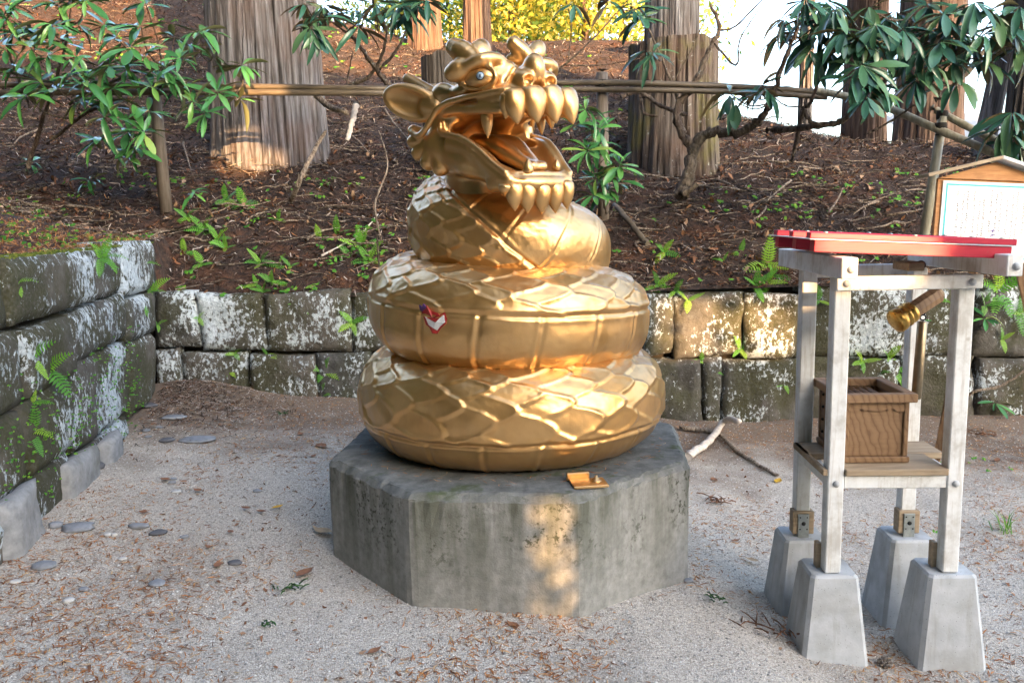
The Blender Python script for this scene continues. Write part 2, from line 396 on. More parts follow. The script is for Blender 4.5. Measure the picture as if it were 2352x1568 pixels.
G = dict(
    gold=m_gold(), ped=m_concrete_ped(), footing=m_footing(), white=m_whitewood(), red=m_redwood(), boxwood=m_boxwood(),
    shelf=m_wood('bare_shelf_wood', (.23, .165, .10), (.40, .32, .22)), brass=m_metal('brass', (.62, .37, .10), .28, .4),
    steel=m_metal('galvanised_steel', (.42, .45, .43), .45, .5), iron=m_metal('black_iron', (.03, .03, .03), .5, .3),
    rod=m_metal('aged_bronze_tube', (.26, .21, .14), .4, .5),
    stone=m_stone(), pale=m_palestone(), gravel=m_gravel(), hill=m_hill(),
    joint=m_plain('dark_joint_soil', (.022, .018, .014), .95),
    bamboo=m_wood('weathered_bamboo', (.050, .038, .026), (.15, .12, .082), (5, 40, 40), .55),
    bamboo_r=m_wood('green_grey_bamboo', (.17, .15, .10), (.42, .42, .34), (30, 30, 5), .5),
    post=m_wood('weathered_post_wood', (.09, .07, .055), (.22, .19, .16), (50, 50, 5)),
    darkpost=m_wood('dark_post_wood', (.022, .018, .014), (.07, .056, .045), (50, 50, 5)),
    cord=m_plain('black_cord', (.012, .011, .010), .9),
    cedar=m_bark('cedar_bark', (.080, .073, .074), (.205, .207, .228)),
    stump=m_bark('mossy_stump_bark', (.060, .047, .038), (.16, .138, .122), .75, (22, 22, 1.6)),
    farbark=m_bark('red_cedar_bark', (.085, .052, .038), (.19, .13, .10)),
    shrub=m_bark('shrub_bark', (.075, .055, .042), (.20, .165, .13), .2, (40, 40, 14)),
    deadwood=m_bark('dead_wood', (.20, .155, .115), (.46, .40, .33), 0, (60, 60, 14)),
    palewood=m_plain('bleached_wood', (.62, .56, .50), .8, 30, .45),
    rhodo=m_leaf('rhododendron_leaf', [(0, (.030, .115, .040)), (.5, (.050, .18, .048)), (.85, (.095, .26, .065)), (1, (.19, .29, .06))], .24, (.14, .15, .075)),
    rhodo2=m_leaf('dark_rhododendron_leaf', [(0, (.022, .075, .052)), (.6, (.038, .12, .072)), (1, (.09, .17, .07))], .25, (.15, .12, .065)),
    fern=m_leaf('fern_frond', [(0, (.06, .20, .025)), (.6, (.115, .32, .035)), (1, (.26, .42, .045))], .5, None, .25),
    herb=m_foliage('small_green_leaves', [(0, (.05, .20, .03)), (.6, (.11, .33, .04)), (1, (.22, .40, .05))]),
    moss=m_foliage('moss_and_clover', [(0, (.04, .07, .012)), (.5, (.09, .12, .02)), (1, (.18, .20, .03))], .1),
    needle=m_island('fallen_needles', [(0, (.12, .042, .016)), (.4, (.30, .115, .035)), (.75, (.46, .20, .065)), (1, (.58, .40, .20))]),
    litter=m_island('forest_litter', [(0, (.010, .007, .006)), (.34, (.038, .024, .018)), (.56, (.12, .055, .032)), (.76, (.21, .15, .115)), (1, (.50, .45, .41))]),
    dryleaf=m_island('dry_leaves', [(0, (.14, .06, .03)), (.5, (.26, .13, .07)), (1, (.40, .28, .18))]),
    gravelbit=m_island('gravel_grains', [(0, (.16, .155, .145)), (.5, (.42, .40, .37)), (1, (.72, .70, .66))]),
    yellow=m_foliage('autumn_foliage', [(0, (.05, .12, .03)), (.3, (.20, .30, .05)), (.55, (.50, .48, .07)), (.8, (.80, .62, .08)), (1, (.90, .80, .32))], .5),
    darkleaf=m_foliage('cedar_foliage', [(0, (.018, .042, .014)), (.6, (.035, .075, .022)), (1, (.06, .10, .03))], .2),
    bluestone=m_plain('blue_grey_pebble', (.25, .27, .30), .75, 25, .5), whitestone=m_plain('white_pebble', (.50, .50, .49), .8, 25, .3),
    darkstone=m_plain('dark_pebble', (.11, .115, .13), .8, 25, .4),
    eyewhite=m_plain('glass_eye_white', (.28, .40, .55), .12, 40, .3), black=m_plain('black_paint', (.008, .008, .01), .3),
    stickred=m_plain('torn_red_sticker', (.34, .022, .02), .5, 60, .5), stickwhite=m_plain('sticker_backing_paper', (.55, .55, .56), .8, 60, .25), stickviolet=m_plain('sticker_violet_edge', (.08, .03, .14), .5),
    signwood=m_wood('orange_sign_wood', (.32, .14, .05), (.52, .27, .11), (8, 50, 50)), signwhite=m_plain('white_sign_sheet', (.66, .67, .68), .4, 3, .03),
    cyan=m_plain('cyan_print', (.04, .48, .55), .5), ink=m_plain('grey_ink', (.05, .055, .07), .6), violetink=m_plain('violet_ink', (.06, .02, .30), .5),
    roofmetal=m_plain('pale_corrugated_roof', (.50, .54, .58), .5, 3, .15), darkwall=m_plain('dark_timber_wall', (.05, .035, .025), .8, 4, .4),
)
# ------------------------------------------------------------ terrain shape
YW = 6.55                                                     # face of the back wall
LA, LB = np.array([-2.23, 3.49]), np.array([-2.74, 6.55])      # face line of the left wall
def xl(y): return LA[0] + (y - LA[1]) * (LB[0] - LA[0]) / (LB[1] - LA[1])
PY = [0, .10, .45, 1.05, 2.3, 5, 9.5, 11, 14, 40]
PZ = [.90, .93, 1.16, 1.47, 1.96, 2.95, 4.60, 4.72, 4.3, 3.0]
def Hground(x, y):
    g = np.interp(x, [-4, -2.3, 0, .45, .8, 1.1, 1.4, 4], [.13, .10, 0, -.015, -.06, -.15, -.19, -.20])
    g = g + .12 * np.exp(-((x + 2.5) ** 2 / .30 + (y - 6.45) ** 2 / .55)) + .05 * np.exp(-((y - 6.5) / .22) ** 2)
    far = np.clip((np.hypot(x, y) - 9) / 20, 0, 1)
    return g * (1 - far)
def Hhill(x, y):
    b = np.maximum(y - YW, 0)
    z = np.interp(b, PY, PZ) + .045 * np.clip(-x, 0, 3.2) * np.clip(b / .9, 0, 1) + .20 * np.clip(-x - 1.6, 0, 9) * np.clip((b - 3) / 6, 0, 1)
    q = x / np.maximum(y, 1)
    cap = np.interp(q, [.17, .235, .4, .7], [6, 2.72, 2.25, 1.9])
    z = np.where(y > 7.4, np.minimum(z, np.maximum(cap, 0)), z)
    dl = xl(y) - x
    z2 = 1.31 + .28 * np.maximum(dl - .3, 0) + .02 * np.maximum(y - 4, 0)
    return np.where(y < YW, z2, np.where(dl > 0, np.maximum(z, np.minimum(z2, z + 1)), z))
def on_hill(x, y): return (y > YW) | (x < xl(y))
def H(x, y): return np.where(on_hill(x, y), Hhill(x, y), Hground(x, y))
def hit(px, py, y0=2.0, y1=30.0):
    d = ray(px, py); Y = np.arange(y0, y1, .01); P = CAM + d[None] * (Y / d[1])[:, None]
    k = np.argmax(P[:, 2] < H(P[:, 0], P[:, 1])); return P[k]
def grid(name, xs, ys, fz, mat, smooth=True):
    X, Y = np.meshgrid(xs, ys); Z = fz(X, Y); n, m = X.shape
    V = np.stack([X, Y, Z], -1).reshape(-1, 3); i = np.arange(n * m).reshape(n, m)
    F = np.stack([i[:-1, :-1], i[:-1, 1:], i[1:, 1:], i[1:, :-1]], -1).reshape(-1, 4)
    return link(name, mesh_np(name, V, F, smooth), mat)
def axis(lo, hi, fine, far, g=1.35):
    a = list(np.arange(lo, hi, fine)); s = fine
    while a[-1] < far: s *= g; a.append(a[-1] + s)
    s = fine
    while a[0] > -far: s *= g; a.insert(0, a[0] - s)
    return np.array(a)
def gz(x, y): return Hground(x, y) + .018 * fbm(x * 1.6, y * 1.6, 3) + .006 * fbm(x * 9, y * 9, 5, 3)
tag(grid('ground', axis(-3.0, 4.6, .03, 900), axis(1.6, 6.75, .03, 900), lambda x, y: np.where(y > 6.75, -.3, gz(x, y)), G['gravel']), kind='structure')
def hz(x, y):
    w = np.clip((y - YW) / .4, .15, 1)
    return Hhill(x, y) + w * (.10 * fbm(x * 1.1, y * 1.1, 9) + .035 * fbm(x * 6, y * 6, 21, 3))
def hx(t, y): return t
# hillside sheet: starts at the wall face tops and widens with distance
ys = np.concatenate([np.arange(YW + .001, 9.5, .05), np.arange(9.5, 20, .12), np.arange(20, 60, 2.0)])
us = np.linspace(-1, 1, 300)
Yg, Ug = np.meshgrid(ys, us, indexing='ij')
Xg = Ug * (7 + 1.1 * (Yg - 6)); Zg = hz(Xg, Yg)
i = np.arange(Xg.size).reshape(Xg.shape)
tag(link('hillside', mesh_np('hillside', np.stack([Xg, Yg, Zg], -1).reshape(-1, 3), np.stack([i[:-1, :-1], i[:-1, 1:], i[1:, 1:], i[1:, :-1]], -1).reshape(-1, 4), True), G['hill']), kind='structure')
# bank above the left wall
ys = np.arange(-1.5, YW + .08, .06); ds = np.concatenate([[0.02], np.arange(.1, 5, .08)])
Yg, Dg = np.meshgrid(ys, ds, indexing='ij'); Xg = xl(Yg) - Dg - .02
Zg = Hhill(Xg, Yg) + np.clip(Dg, .1, 1) * .12 * fbm(Xg * 1.5, Yg * 1.5, 31)
i = np.arange(Xg.size).reshape(Xg.shape)
tag(link('upper_bank', mesh_np('upper_bank', np.stack([Xg, Yg, Zg], -1).reshape(-1, 3), np.stack([i[:-1, :-1], i[1:, :-1], i[1:, 1:], i[:-1, 1:]], -1).reshape(-1, 4), True), G['hill']), kind='structure')

# ------------------------------------------------------------ stone retaining walls, stone by stone
def stone(parent, O, S, Nn, s0, s1, z0, z1, proud=0.0, mat='stone', seed=0, depth=.25, skew=0.0, name='stone', gap=.005, rough=.032):
    nu, nv = max(7, int((s1 - s0) / .04)), max(7, int((z1 - z0) / .04))
    s0 += gap; s1 -= gap; z0 += gap * .8; z1 -= gap * .8
    u = np.linspace(-1, 1, nu); v = np.linspace(-1, 1, nv); U, W = np.meshgrid(u, v, indexing='ij')
    rr = random.Random(seed); jit = [rr.uniform(-.018, .018) for _ in range(8)]
    A = (U + 1) / 2; B = (W + 1) / 2
    s = s0 + (s1 - s0) * A + (1 - B) * ((1 - A) * jit[0] + A * jit[1]) + B * ((1 - A) * jit[2] + A * jit[3])
    z = z0 + (z1 - z0) * B + (1 - A) * ((1 - B) * jit[4] + B * jit[5]) + A * ((1 - B) * jit[6] + B * jit[7]) + skew * (A - .5)
    s = s + .012 * fbm(z * 9, s * 0 + seed, seed, 3) * (np.abs(U) > .99); z = z + .012 * fbm(s * 9, z * 0 + seed, seed + 5, 3) * (np.abs(W) > .99)
    e = np.maximum(np.abs(U) ** 24, np.abs(W) ** 24)
    out = proud + rough * fbm(s * 4, z * 4, seed, 5) - .028 * e + .012
    bd = (np.abs(U) > .999) | (np.abs(W) > .999)
    V = O[None, None] + s[..., None] * S + out[..., None] * Nn + z[..., None] * np.array([0, 0, 1.])
    n = nu * nv; i = np.arange(n).reshape(nu, nv)
    F = [tuple(f) for f in np.stack([i[:-1, :-1], i[1:, :-1], i[1:, 1:], i[:-1, 1:]], -1).reshape(-1, 4)]
    ring = list(i[:, 0]) + list(i[-1, 1:]) + list(i[-2::-1, -1]) + list(i[0, -2:0:-1])
    V = V.reshape(-1, 3); back = V[ring] - Nn * depth
    V = np.vstack([V, back]); m = len(ring)
    F += [(ring[(k + 1) % m], ring[k], n + k, n + (k + 1) % m) for k in range(m)]
    F.append(tuple(n + k for k in range(m))[::-1])
    return link(name, mesh_np(name, V, F, True), G[mat], parent)
bw = thing('stone_retaining_wall', 'long lichen-spotted stone retaining wall of two courses behind the golden statue', 'wall', (0, YW, 0))
O = np.array([0, YW, 0.]); S = np.array([1., 0, 0]); Nn = np.array([0, -1., 0])
MB().box((2.7, YW + .42, .28), (11.2, .6, 1.14)).build('core', G['joint'], bw)
rows = [  # px rectangles of the stones
    (352, 452, 671, 800), (455, 610, 674, 808), (612, 806, 669, 806), (808, 960, 670, 806), (962, 1150, 672, 810), (1152, 1330, 670, 812), (1332, 1482, 672, 815), (1484, 1546, 672, 818), (1549, 1706, 668, 818), (1707, 1837, 673, 824), (1839, 2090, 657, 818), (2093, 2236, 655, 812), (2238, 2420, 652, 818), (2422, 2600, 650, 815),
    (357, 421, 799, 905), (421, 572, 811, 950), (573, 730, 813, 955), (731, 860, 808, 960), (862, 1010, 810, 960), (1012, 1200, 813, 965), (1202, 1400, 816, 970), (1402, 1488, 818, 975), (1489, 1612, 823, 990), (1614, 1654, 822, 990), (1656, 1838, 828, 990), (1840, 2060, 821, 995), (2062, 2240, 817, 1000), (2242, 2420, 821, 1000), (2422, 2600, 821, 1000)]
for k, (x0, x1, y0, y1) in enumerate(rows):
    a = at(x0, (y0 + y1) / 2, YW); b = at(x1, (y0 + y1) / 2, YW); m = (x0 + x1) / 2
    top, bot = at(m, y0, YW)[2], at(m, y1, YW)[2]
    stone(bw, O, S, Nn, a[0], b[0], bot - (.06 if k >= 14 else 0), top, (rnd.uniform(-.02, .03) if k < 14 else rnd.uniform(0, .04)), seed=k + 1, rough=.075 if x0 > 1480 else .035)
lw = thing('stone_retaining_wall', 'mossy stone wall on the left with white lichen on its upper stones', 'wall', (LA[0], LA[1], .1))
Sd = LB - LA; L = np.linalg.norm(Sd); Sd = np.array([Sd[0] / L, Sd[1] / L, 0]); Nl = np.array([Sd[1], -Sd[0], 0])
OL = np.array([LA[0], LA[1], 0.])
def sl(px, z):
    """distance along the left wall of the pixel column at height z"""
    s = np.linspace(-2.5, L + 1, 1500); P = OL + s[:, None] * Sd + np.array([0, 0, z]); Q = P - CAM; w = Q @ _fw
    return s[np.argmin(np.abs(1176 + FPX * (Q @ _r2) / w - px))]
MB().box(OL + Sd * (L / 2 - .95) - Nl * .42 + np.array([0, 0, .50]), (.6, L + 1.9 + .4, 1.54), np.stack([Nl, Sd, [0, 0, 1]], 1)).build('core', G['joint'], lw)
for k, (x0, x1, z0, z1, pr, mt) in enumerate([
    (-160, 15, 1.05, 1.34, .0, 'stone'), (17, 212, 1.04, 1.35, .02, 'stone'), (214, 278, 1.03, 1.36, -.01, 'stone'), (280, 352, 1.00, 1.37, .01, 'stone'),
    (-160, 52, .68, 1.04, .01, 'stone'), (54, 156, .70, 1.03, .03, 'stone'), (158, 290, .74, 1.02, .0, 'stone'), (292, 354, .70, .99, .01, 'stone'),
    (-200, 58, .30, .67, .0, 'stone'), (60, 165, .33, .69, .02, 'stone'), (167, 300, .25, .73, -.01, 'stone'), (302, 356, .2, .69, .0, 'stone'),
    (-200, 40, -.1, .29, .03, 'stone'), (42, 160, -.1, .32, .0, 'stone'), (162, 300, -.1, .24, .0, 'stone')]):
    stone(lw, OL, Sd, Nl, sl(x0, (z0 + z1) / 2) if x0 > -99 else sl(0, (z0 + z1) / 2) - 1.6, sl(x1, (z0 + z1) / 2), z0, z1, pr, mt, seed=40 + k)
mossy = np.array([OL + Sd * s + Nl * (.02 + rnd.uniform(-.12, .02)) + np.array([0, 0, 1.34]) for s in np.linspace(-1.2, L, 10)])
# pale bare foot stones leaning at the wall base
for k, (px, py, w, h, d, lab) in enumerate([(20, 1195, .40, .34, .22, 'pale grey slab stone standing at the near end of the left wall'), (160, 1035, .46, .27, .2, 'pale smooth foot stone lying under the mossy left wall'), (228, 965, .28, .24, .2, 'small pale foot stone wedged under the far end of the left wall')]):
    P = hit(px, py); s = (np.array(P) - OL) @ Sd
    o = stone(None, OL + Nl * (.03), Sd, (Nl + np.array([0, 0, .35])) / np.linalg.norm(Nl + np.array([0, 0, .35])), s - w / 2, s + w / 2, -.03, h, .05, 'pale', 70 + k, .2, name='foot_stone')
    tag(o, lab, 'stone')
# ------------------------------------------------------------ scattered litter (uncountable)
def strips(name, P, ln, wd, mat, lift=.01, tilt=.35, curl=.25, zf=None, kind='stuff', label=None, cat=None):
    """P (n,3) points; thin bent strips, 2 quads each"""
    n = len(P); yaw = rng.uniform(0, 2 * np.pi, n); pit = rng.normal(0, tilt, n)
    a = np.stack([np.cos(yaw) * np.cos(pit), np.sin(yaw) * np.cos(pit), np.sin(pit)], -1)
    b = np.stack([-np.sin(yaw), np.cos(yaw), rng.normal(0, .3, n)], -1); b /= np.linalg.norm(b, axis=1)[:, None]
    nrm = np.cross(a, b); nrm *= np.sign(nrm[:, 2])[:, None]
    l = ln[:, None] / 2; w = wd[:, None] / 2; c = P + np.stack([0 * yaw, 0 * yaw, rng.uniform(.2, 1, n) * lift], -1)
    k = rng.normal(0, curl, n)[:, None] * l; side = rng.normal(0, .25, n)[:, None] * l * b
    V = np.stack([c - a * l - b * w * .6 , c - a * l + b * w * .6, c + nrm * k + side - b * w, c + nrm * k + side + b * w, c + a * l - b * w * .3, c + a * l + b * w * .3], 1)
    base = (np.arange(n) * 6)[:, None]
    F = np.concatenate([base + np.array([[0, 1, 3, 2]]), base + np.array([[2, 3, 5, 4]])], 0)
    o = link(name, mesh_np(name, V.reshape(-1, 3), F), mat)
    if kind: o['kind'] = kind
    tag(o, label, cat); return o
def hill_pts(n, y0=6.5, y1=17.5, pw=1.0, clump=0.0, seed=0, xr=.72):
    out = np.zeros((0, 2))
    while len(out) < n:
        u = rng.random(n); y = y0 * (y1 / y0) ** u if pw else rng.uniform(y0, y1, n)
        x = rng.uniform(-xr, xr, n) * y
        ok = on_hill(x, y)
        if clump: ok &= (fbm(x * 1.7, y * 1.7, seed) + rng.normal(0, .12, n) > clump)
        out = np.vstack([out, np.stack([x, y], -1)[ok]])
    out = out[:n]; x, y = out.T
    return np.stack([x, y, hz(x, y)], -1)
P = hill_pts(70000); n = len(P); sc = np.sqrt(P[:, 1] / 7)
strips('needle_litter', P, rng.uniform(.025, .10, n) * sc, rng.uniform(.004, .013, n) * sc, G['litter'], .03, .35, label='brown needle and bark litter covering the whole hillside', cat='litter')
y = rng.uniform(2.5, 6.6, 9000); x = xl(y) - .05 - np.abs(rng.normal(0, .9, 9000)); P = np.stack([x, y, Hhill(x, y) + .01], -1); n = len(P)
strips('bank_litter', P, rng.uniform(.02, .07, n), rng.uniform(.003, .008, n), G['needle'], .02, .3, label='orange-brown needle litter on the bank above the left wall', cat='litter')
P = hill_pts(16000, clump=.05, seed=77); n = len(P)
strips('red_needles', P, rng.uniform(.03, .09, n), rng.uniform(.004, .008, n), G['needle'], .03, .3, label='patches of rust-orange cedar needles lying on the hillside', cat='needles')
P = hill_pts(2600, y1=11); n = len(P)
strips('dry_leaf_litter', P, rng.uniform(.04, .10, n), rng.uniform(.02, .045, n), G['dryleaf'], .035, .4, .4, label='dry brown leaves strewn among the litter on the hillside', cat='leaves')
# thin twigs, joined
mb = MB()
for p in hill_pts(2400, y1=15):
    l = rnd.uniform(.12, .5); a = rnd.uniform(0, 6.28); d = np.array([math.cos(a), math.sin(a) * .6, rnd.uniform(-.1, .35)]); q = np.array([rnd.uniform(-.1, .1), rnd.uniform(-.1, .1), rnd.uniform(-.03, .1)]) * l
    r = rnd.uniform(.003, .008); p = p + np.array([0, 0, .02])
    mb.tube([p - d * l / 2, p + q, p + d * l / 2], [r, r * .9, r * .5], 4, False)
for p in hill_pts(320, y1=13):
    l = rnd.uniform(.3, .85); a = rnd.uniform(0, 6.28); d = np.array([math.cos(a), math.sin(a) * .5, rnd.uniform(-.15, .25)]); r = rnd.uniform(.006, .013)
    q = [p + d * l * (k / 5 - .5) + np.array([rnd.uniform(-1, 1), rnd.uniform(-.6, .6), rnd.uniform(-.1, .8)]) * l * .08 + np.array([0, 0, .03]) for k in range(6)]
    q = [np.array([v[0], v[1], max(v[2], float(hz(np.array(v[0]), np.array(v[1]))) + .012)]) for v in q]
    mb.tube(q, list(np.linspace(r, r * .4, 6)), 5, False)
tag(mb.build('dead_twigs', G['deadwood']), 'tangle of thin dead twigs lying on the hillside litter', 'twigs', kind='stuff')
# forecourt: needles and gravel grains
def ground_pts(n, clump=None, seed=0, y1=6.52, back=0.0):
    out = np.zeros((0, 2))
    while len(out) < n:
        y = 2.2 * (y1 / 2.2) ** rng.random(n); x = rng.uniform(-3, 4.6, n)
        ok = (x > xl(y) + .02) & (np.abs(x) < .68 * y + .3) & ~((np.abs(x) < .77) & (np.abs(y - 3.82) < .77) & (np.abs(x) + np.abs(y - 3.82) < 1.09))
        if clump is not None:
            f = fbm(x * 1.4, y * 1.4, seed) + rng.normal(0, .16, n) + back * ((y > 5.6) + 1.2 * np.exp(-((x + 2.4) ** 2 + (y - 6.2) ** 2) / .5)) + .12 * (x < -.9)
            ok &= f > clump
        out = np.vstack([out, np.stack([x, y], -1)[ok]])
    out = out[:n]; x, y = out.T; return np.stack([x, y, gz(x, y)], -1)
P = ground_pts(24000, .06, 5, back=.35); n = len(P)
strips('fallen_needles', P, rng.uniform(.012, .045, n), rng.uniform(.0025, .0055, n), G['needle'], .006, .12, .1, label='orange cedar needles scattered over the pale gravel', cat='needles')
x = rng.normal(-2.38, .34, 3000); y = 6.45 - np.abs(rng.normal(0, .5, 3000)); k = x > xl(y) + .03; P = np.stack([x, y, gz(x, y)], -1)[k]; n = len(P)
strips('needle_drift', P, rng.uniform(.03, .07, n), rng.uniform(.004, .007, n), G['litter'], .02, .2, .2, label='drift of rust-brown needles heaped in the wall corner', cat='needles')
P = ground_pts(1100, .0, 9); n = len(P)
strips('leaf_crumbs', P, rng.uniform(.012, .035, n), rng.uniform(.008, .016, n), G['dryleaf'], .008, .25, .4, label='crumbs of dry leaves lying about the gravel', cat='leaves')
P = ground_pts(34000); n = len(P)
oc = np.array([[1, 0, 0], [-1, 0, 0], [0, 1, 0], [0, -1, 0], [0, 0, .8], [0, 0, -.5]], float)
of = np.array([[0, 2, 4], [2, 1, 4], [1, 3, 4], [3, 0, 4]])
r = rng.uniform(.002, .0052, n); yw = rng.uniform(0, 6.28, n)
R = np.zeros((n, 3, 3)); R[:, 0, 0] = np.cos(yw); R[:, 0, 1] = -np.sin(yw); R[:, 1, 0] = np.sin(yw); R[:, 1, 1] = np.cos(yw); R[:, 2, 2] = 1
V = np.einsum('nij,kj->nki', R, oc) * (r[:, None] * rng.uniform(.7, 1.3, (n, 1)))[:, :, None] * rng.uniform(.7, 1.3, (n, 1, 3)) + P[:, None] + np.array([0, 0, .001])
F = (np.arange(n) * 6)[:, None, None] + of[None]
tag(link('loose_gravel', mesh_np('loose_gravel', V.reshape(-1, 3), F.reshape(-1, 3)), G['gravelbit']), 'loose pale gravel grains spread over the forecourt', 'gravel', kind='stuff')
# ------------------------------------------------------------ octagonal concrete pedestal
PX, PYc, PROT, PS, PH = -0.0096, 3.8163, -0.0992, 0.6448, 0.469
def pedestal():
    R = PS / (2 * math.sin(math.pi / 8)); cor = [np.array([PX + R * math.cos(math.radians(-112.5 + 45 * k) + PROT), PYc + R * math.sin(math.radians(-112.5 + 45 * k) + PROT)]) for k in range(8)]
    per = 22; ring = []; edge = []
    for k in range(8):
        a, b = cor[k], cor[(k + 1) % 8]
        for j in range(per):
            t = j / per; ring.append(a + (b - a) * t); edge.append(min(t, 1 - t))
    ring = np.array(ring); n = len(ring); c = np.array([PX, PYc]); dirn = (ring - c) / np.linalg.norm(ring - c, axis=1)[:, None]
    ed = np.array(edge); ring = ring - dirn * (.005 * np.exp(-(ed * per / .4) ** 2))[:, None]
    ang = np.arctan2(dirn[:, 1], dirn[:, 0])
    levels = [(-.25, 0), (-.08, 0), (.06, 0), (.2, 0), (.33, 0), (PH - .034, 0), (PH - .028, -.003), (PH - .010, -.016), (PH - .002, -.026), (PH, -.038), (PH, -.16), (PH - .002, -.35), (PH - .002, -.62)]
    V = []
    for li, (z, off) in enumerate(levels):
        j = .004 * fbm(ang * 20, np.full(n, z * 8.0), 3, 3) + (.009 * fbm(ang * 26, np.full(n, li * .6), 8, 3) if 5 <= li <= 9 else 0)
        q = ring + dirn * (off + j)[:, None]
        zz = z + (.007 * fbm(ang * 22, np.full(n, li * .5), 12, 3) if 5 <= li <= 9 else .003 * fbm(ang * 9, np.full(n, li * 1.), 14, 2))
        if li < 2: zz = np.full(n, z)
        V.append(np.column_stack([q, zz]))
    V = np.vstack(V + [np.array([[PX, PYc, PH - .002]])]); m = len(levels)
    F = [(i * n + k, i * n + (k + 1) % n, (i + 1) * n + (k + 1) % n, (i + 1) * n + k) for i in range(m - 1) for k in range(n)]
    F += [((m - 1) * n + k, (m - 1) * n + (k + 1) % n, m * n) for k in range(n)]
    o = link('stone_pedestal', mesh_np('stone_pedestal', V, F), G['ped'])
    tag(o, 'weathered octagonal grey concrete pedestal under the golden dragon', 'pedestal')
pedestal()
# needles lying on the pedestal top
n = 420; a = rng.uniform(0, 6.28, n); r = rng.uniform(.5, .70, n); P = np.stack([PX + r * np.cos(a), PYc + r * np.sin(a), np.full(n, PH)], -1)
strips('pedestal_needles', P, rng.uniform(.012, .04, n), rng.uniform(.002, .004, n), G['needle'], .004, .05, .05, label='orange needles lying along the top of the pedestal', cat='needles')

# ------------------------------------------------------------ golden dragon: coiled body
dr = thing('dragon_statue', 'golden coiled dragon statue with gaping mouth on the octagonal pedestal', 'statue', (PX, PYc, PH))
TT = [-.25, 0, .25, .5, .75, 1.0, 1.25, 1.5, 1.75, 2.0, 2.25, 2.5, 2.68, 2.85]
RC = [.40, .432, .432, .430, .415, .378, .375, .374, .335, .262, .240, .218, .19, .14]
ZC = [.70, .69, .69, .70, .80, 1.02, 1.065, 1.115, 1.20, 1.330, 1.395, 1.475, 1.57, 1.68]
RH = [.20, .245, .247, .250, .25, .245, .243, .242, .225, .20, .205, .21, .185, .16]        # half width
RV = [.18, .215, .225, .232, .23, .222, .222, .22, .215, .195, .20, .21, .20, .19]           # half height
CXX = [0, .01, .005, -.005, 0, .005, .0, -.01, 0, .0, .0, -.005, -.03, -.06]
def ci(T, t):
    """smooth interpolation through control values"""
    tt = np.array(TT); v = np.array(T, float); d = np.gradient(v, tt); k = np.clip(np.searchsorted(tt, t) - 1, 0, len(tt) - 2)
    h = tt[k + 1] - tt[k]; s = (t - tt[k]) / h
    return (2 * s ** 3 - 3 * s ** 2 + 1) * v[k] + (s ** 3 - 2 * s ** 2 + s) * h * d[k] + (-2 * s ** 3 + 3 * s ** 2) * v[k + 1] + (s ** 3 - s ** 2) * h * d[k + 1]
NU, NV = 1650, 250
t = np.linspace(TT[0], TT[-1], NU); ps = np.linspace(-math.pi, math.pi, NV, endpoint=False)
rc, zc, rh, rv, cx = [ci(q, t) for q in (RC, ZC, RH, RV, CXX)]
endt = np.clip((t - TT[0]) / .12, 0.02, 1) ** .5; rh = rh * endt; rv = rv * endt
s_arc = np.cumsum(np.r_[0, np.diff(t)] * 2 * math.pi * (rc + rh * .6) * (1 + .45 * np.clip((t - 1.85) / .3, 0, 1)))
Sg, Pg = np.meshgrid(s_arc, ps, indexing='ij'); Tg = np.broadcast_to(t[:, None], Sg.shape)
Vg = Pg * .225 * (1 + .3 * np.clip((Tg - 1.85) / .3, 0, 1))
# belly band limits (degrees) along the body
up_lim = np.interp(t, [0, .25, .5, 1.0, 1.25, 1.5, 1.75, 2.0, 2.12, 2.3, 2.6], [-14, -18, -12, 10, 9, 14, 35, 72, 88, 125, 170])
lo_lim = np.interp(t, [0, 1.5, 1.8, 2.0, 2.12, 2.2, 2.27, 2.33, 2.39, 2.5, 2.85], [-150, -140, -115, -85, -58, -28, 8, 40, 68, 85, 90])
deg = np.degrees(Pg); ul = up_lim[:, None]; ll = lo_lim[:, None]
wob = 3.5 * fbm(Sg * 3, Sg * 0, 4, 3)
belly = (deg < ul + wob) & (deg > ll + wob)
# overlapping scales, free ends towards the tail
rs, Lt, Lw = .094, .158, .132
hs = np.full(Sg.shape, -1.0); sstep = np.zeros(Sg.shape); kk0 = np.floor(Sg / rs).astype(int)
found = np.zeros(Sg.shape, bool)
for dk in (3, 2, 1, 0, -1):
    k = kk0 + dk; w0 = Vg / Lw + .5 * (k % 2) + .12 * np.sin(k * 1.7); j = np.floor(w0); dw = w0 - j - .5
    jr = (_hash(k, j, 5) - .5); jq = (_hash(k, j, 9) - .5)
    tip = k * rs + jr * .05 - Lt * (1 - np.abs(2 * (dw + jq * .0)) ** 1.75) * (1 + jq * .25)
    ins = (Sg >= tip) & ~found; dd = Sg - tip
    lean = dw * jq * .010
    val = .010 * np.exp(-dd / .075) + .0048 * np.exp(-((dd - .010) / .0075) ** 2) + .5 * lean + .004 * (1 - (2 * dw) ** 2)
    hs = np.where(ins, val, hs); found |= ins
hs = np.where(hs < 0, 0, hs)
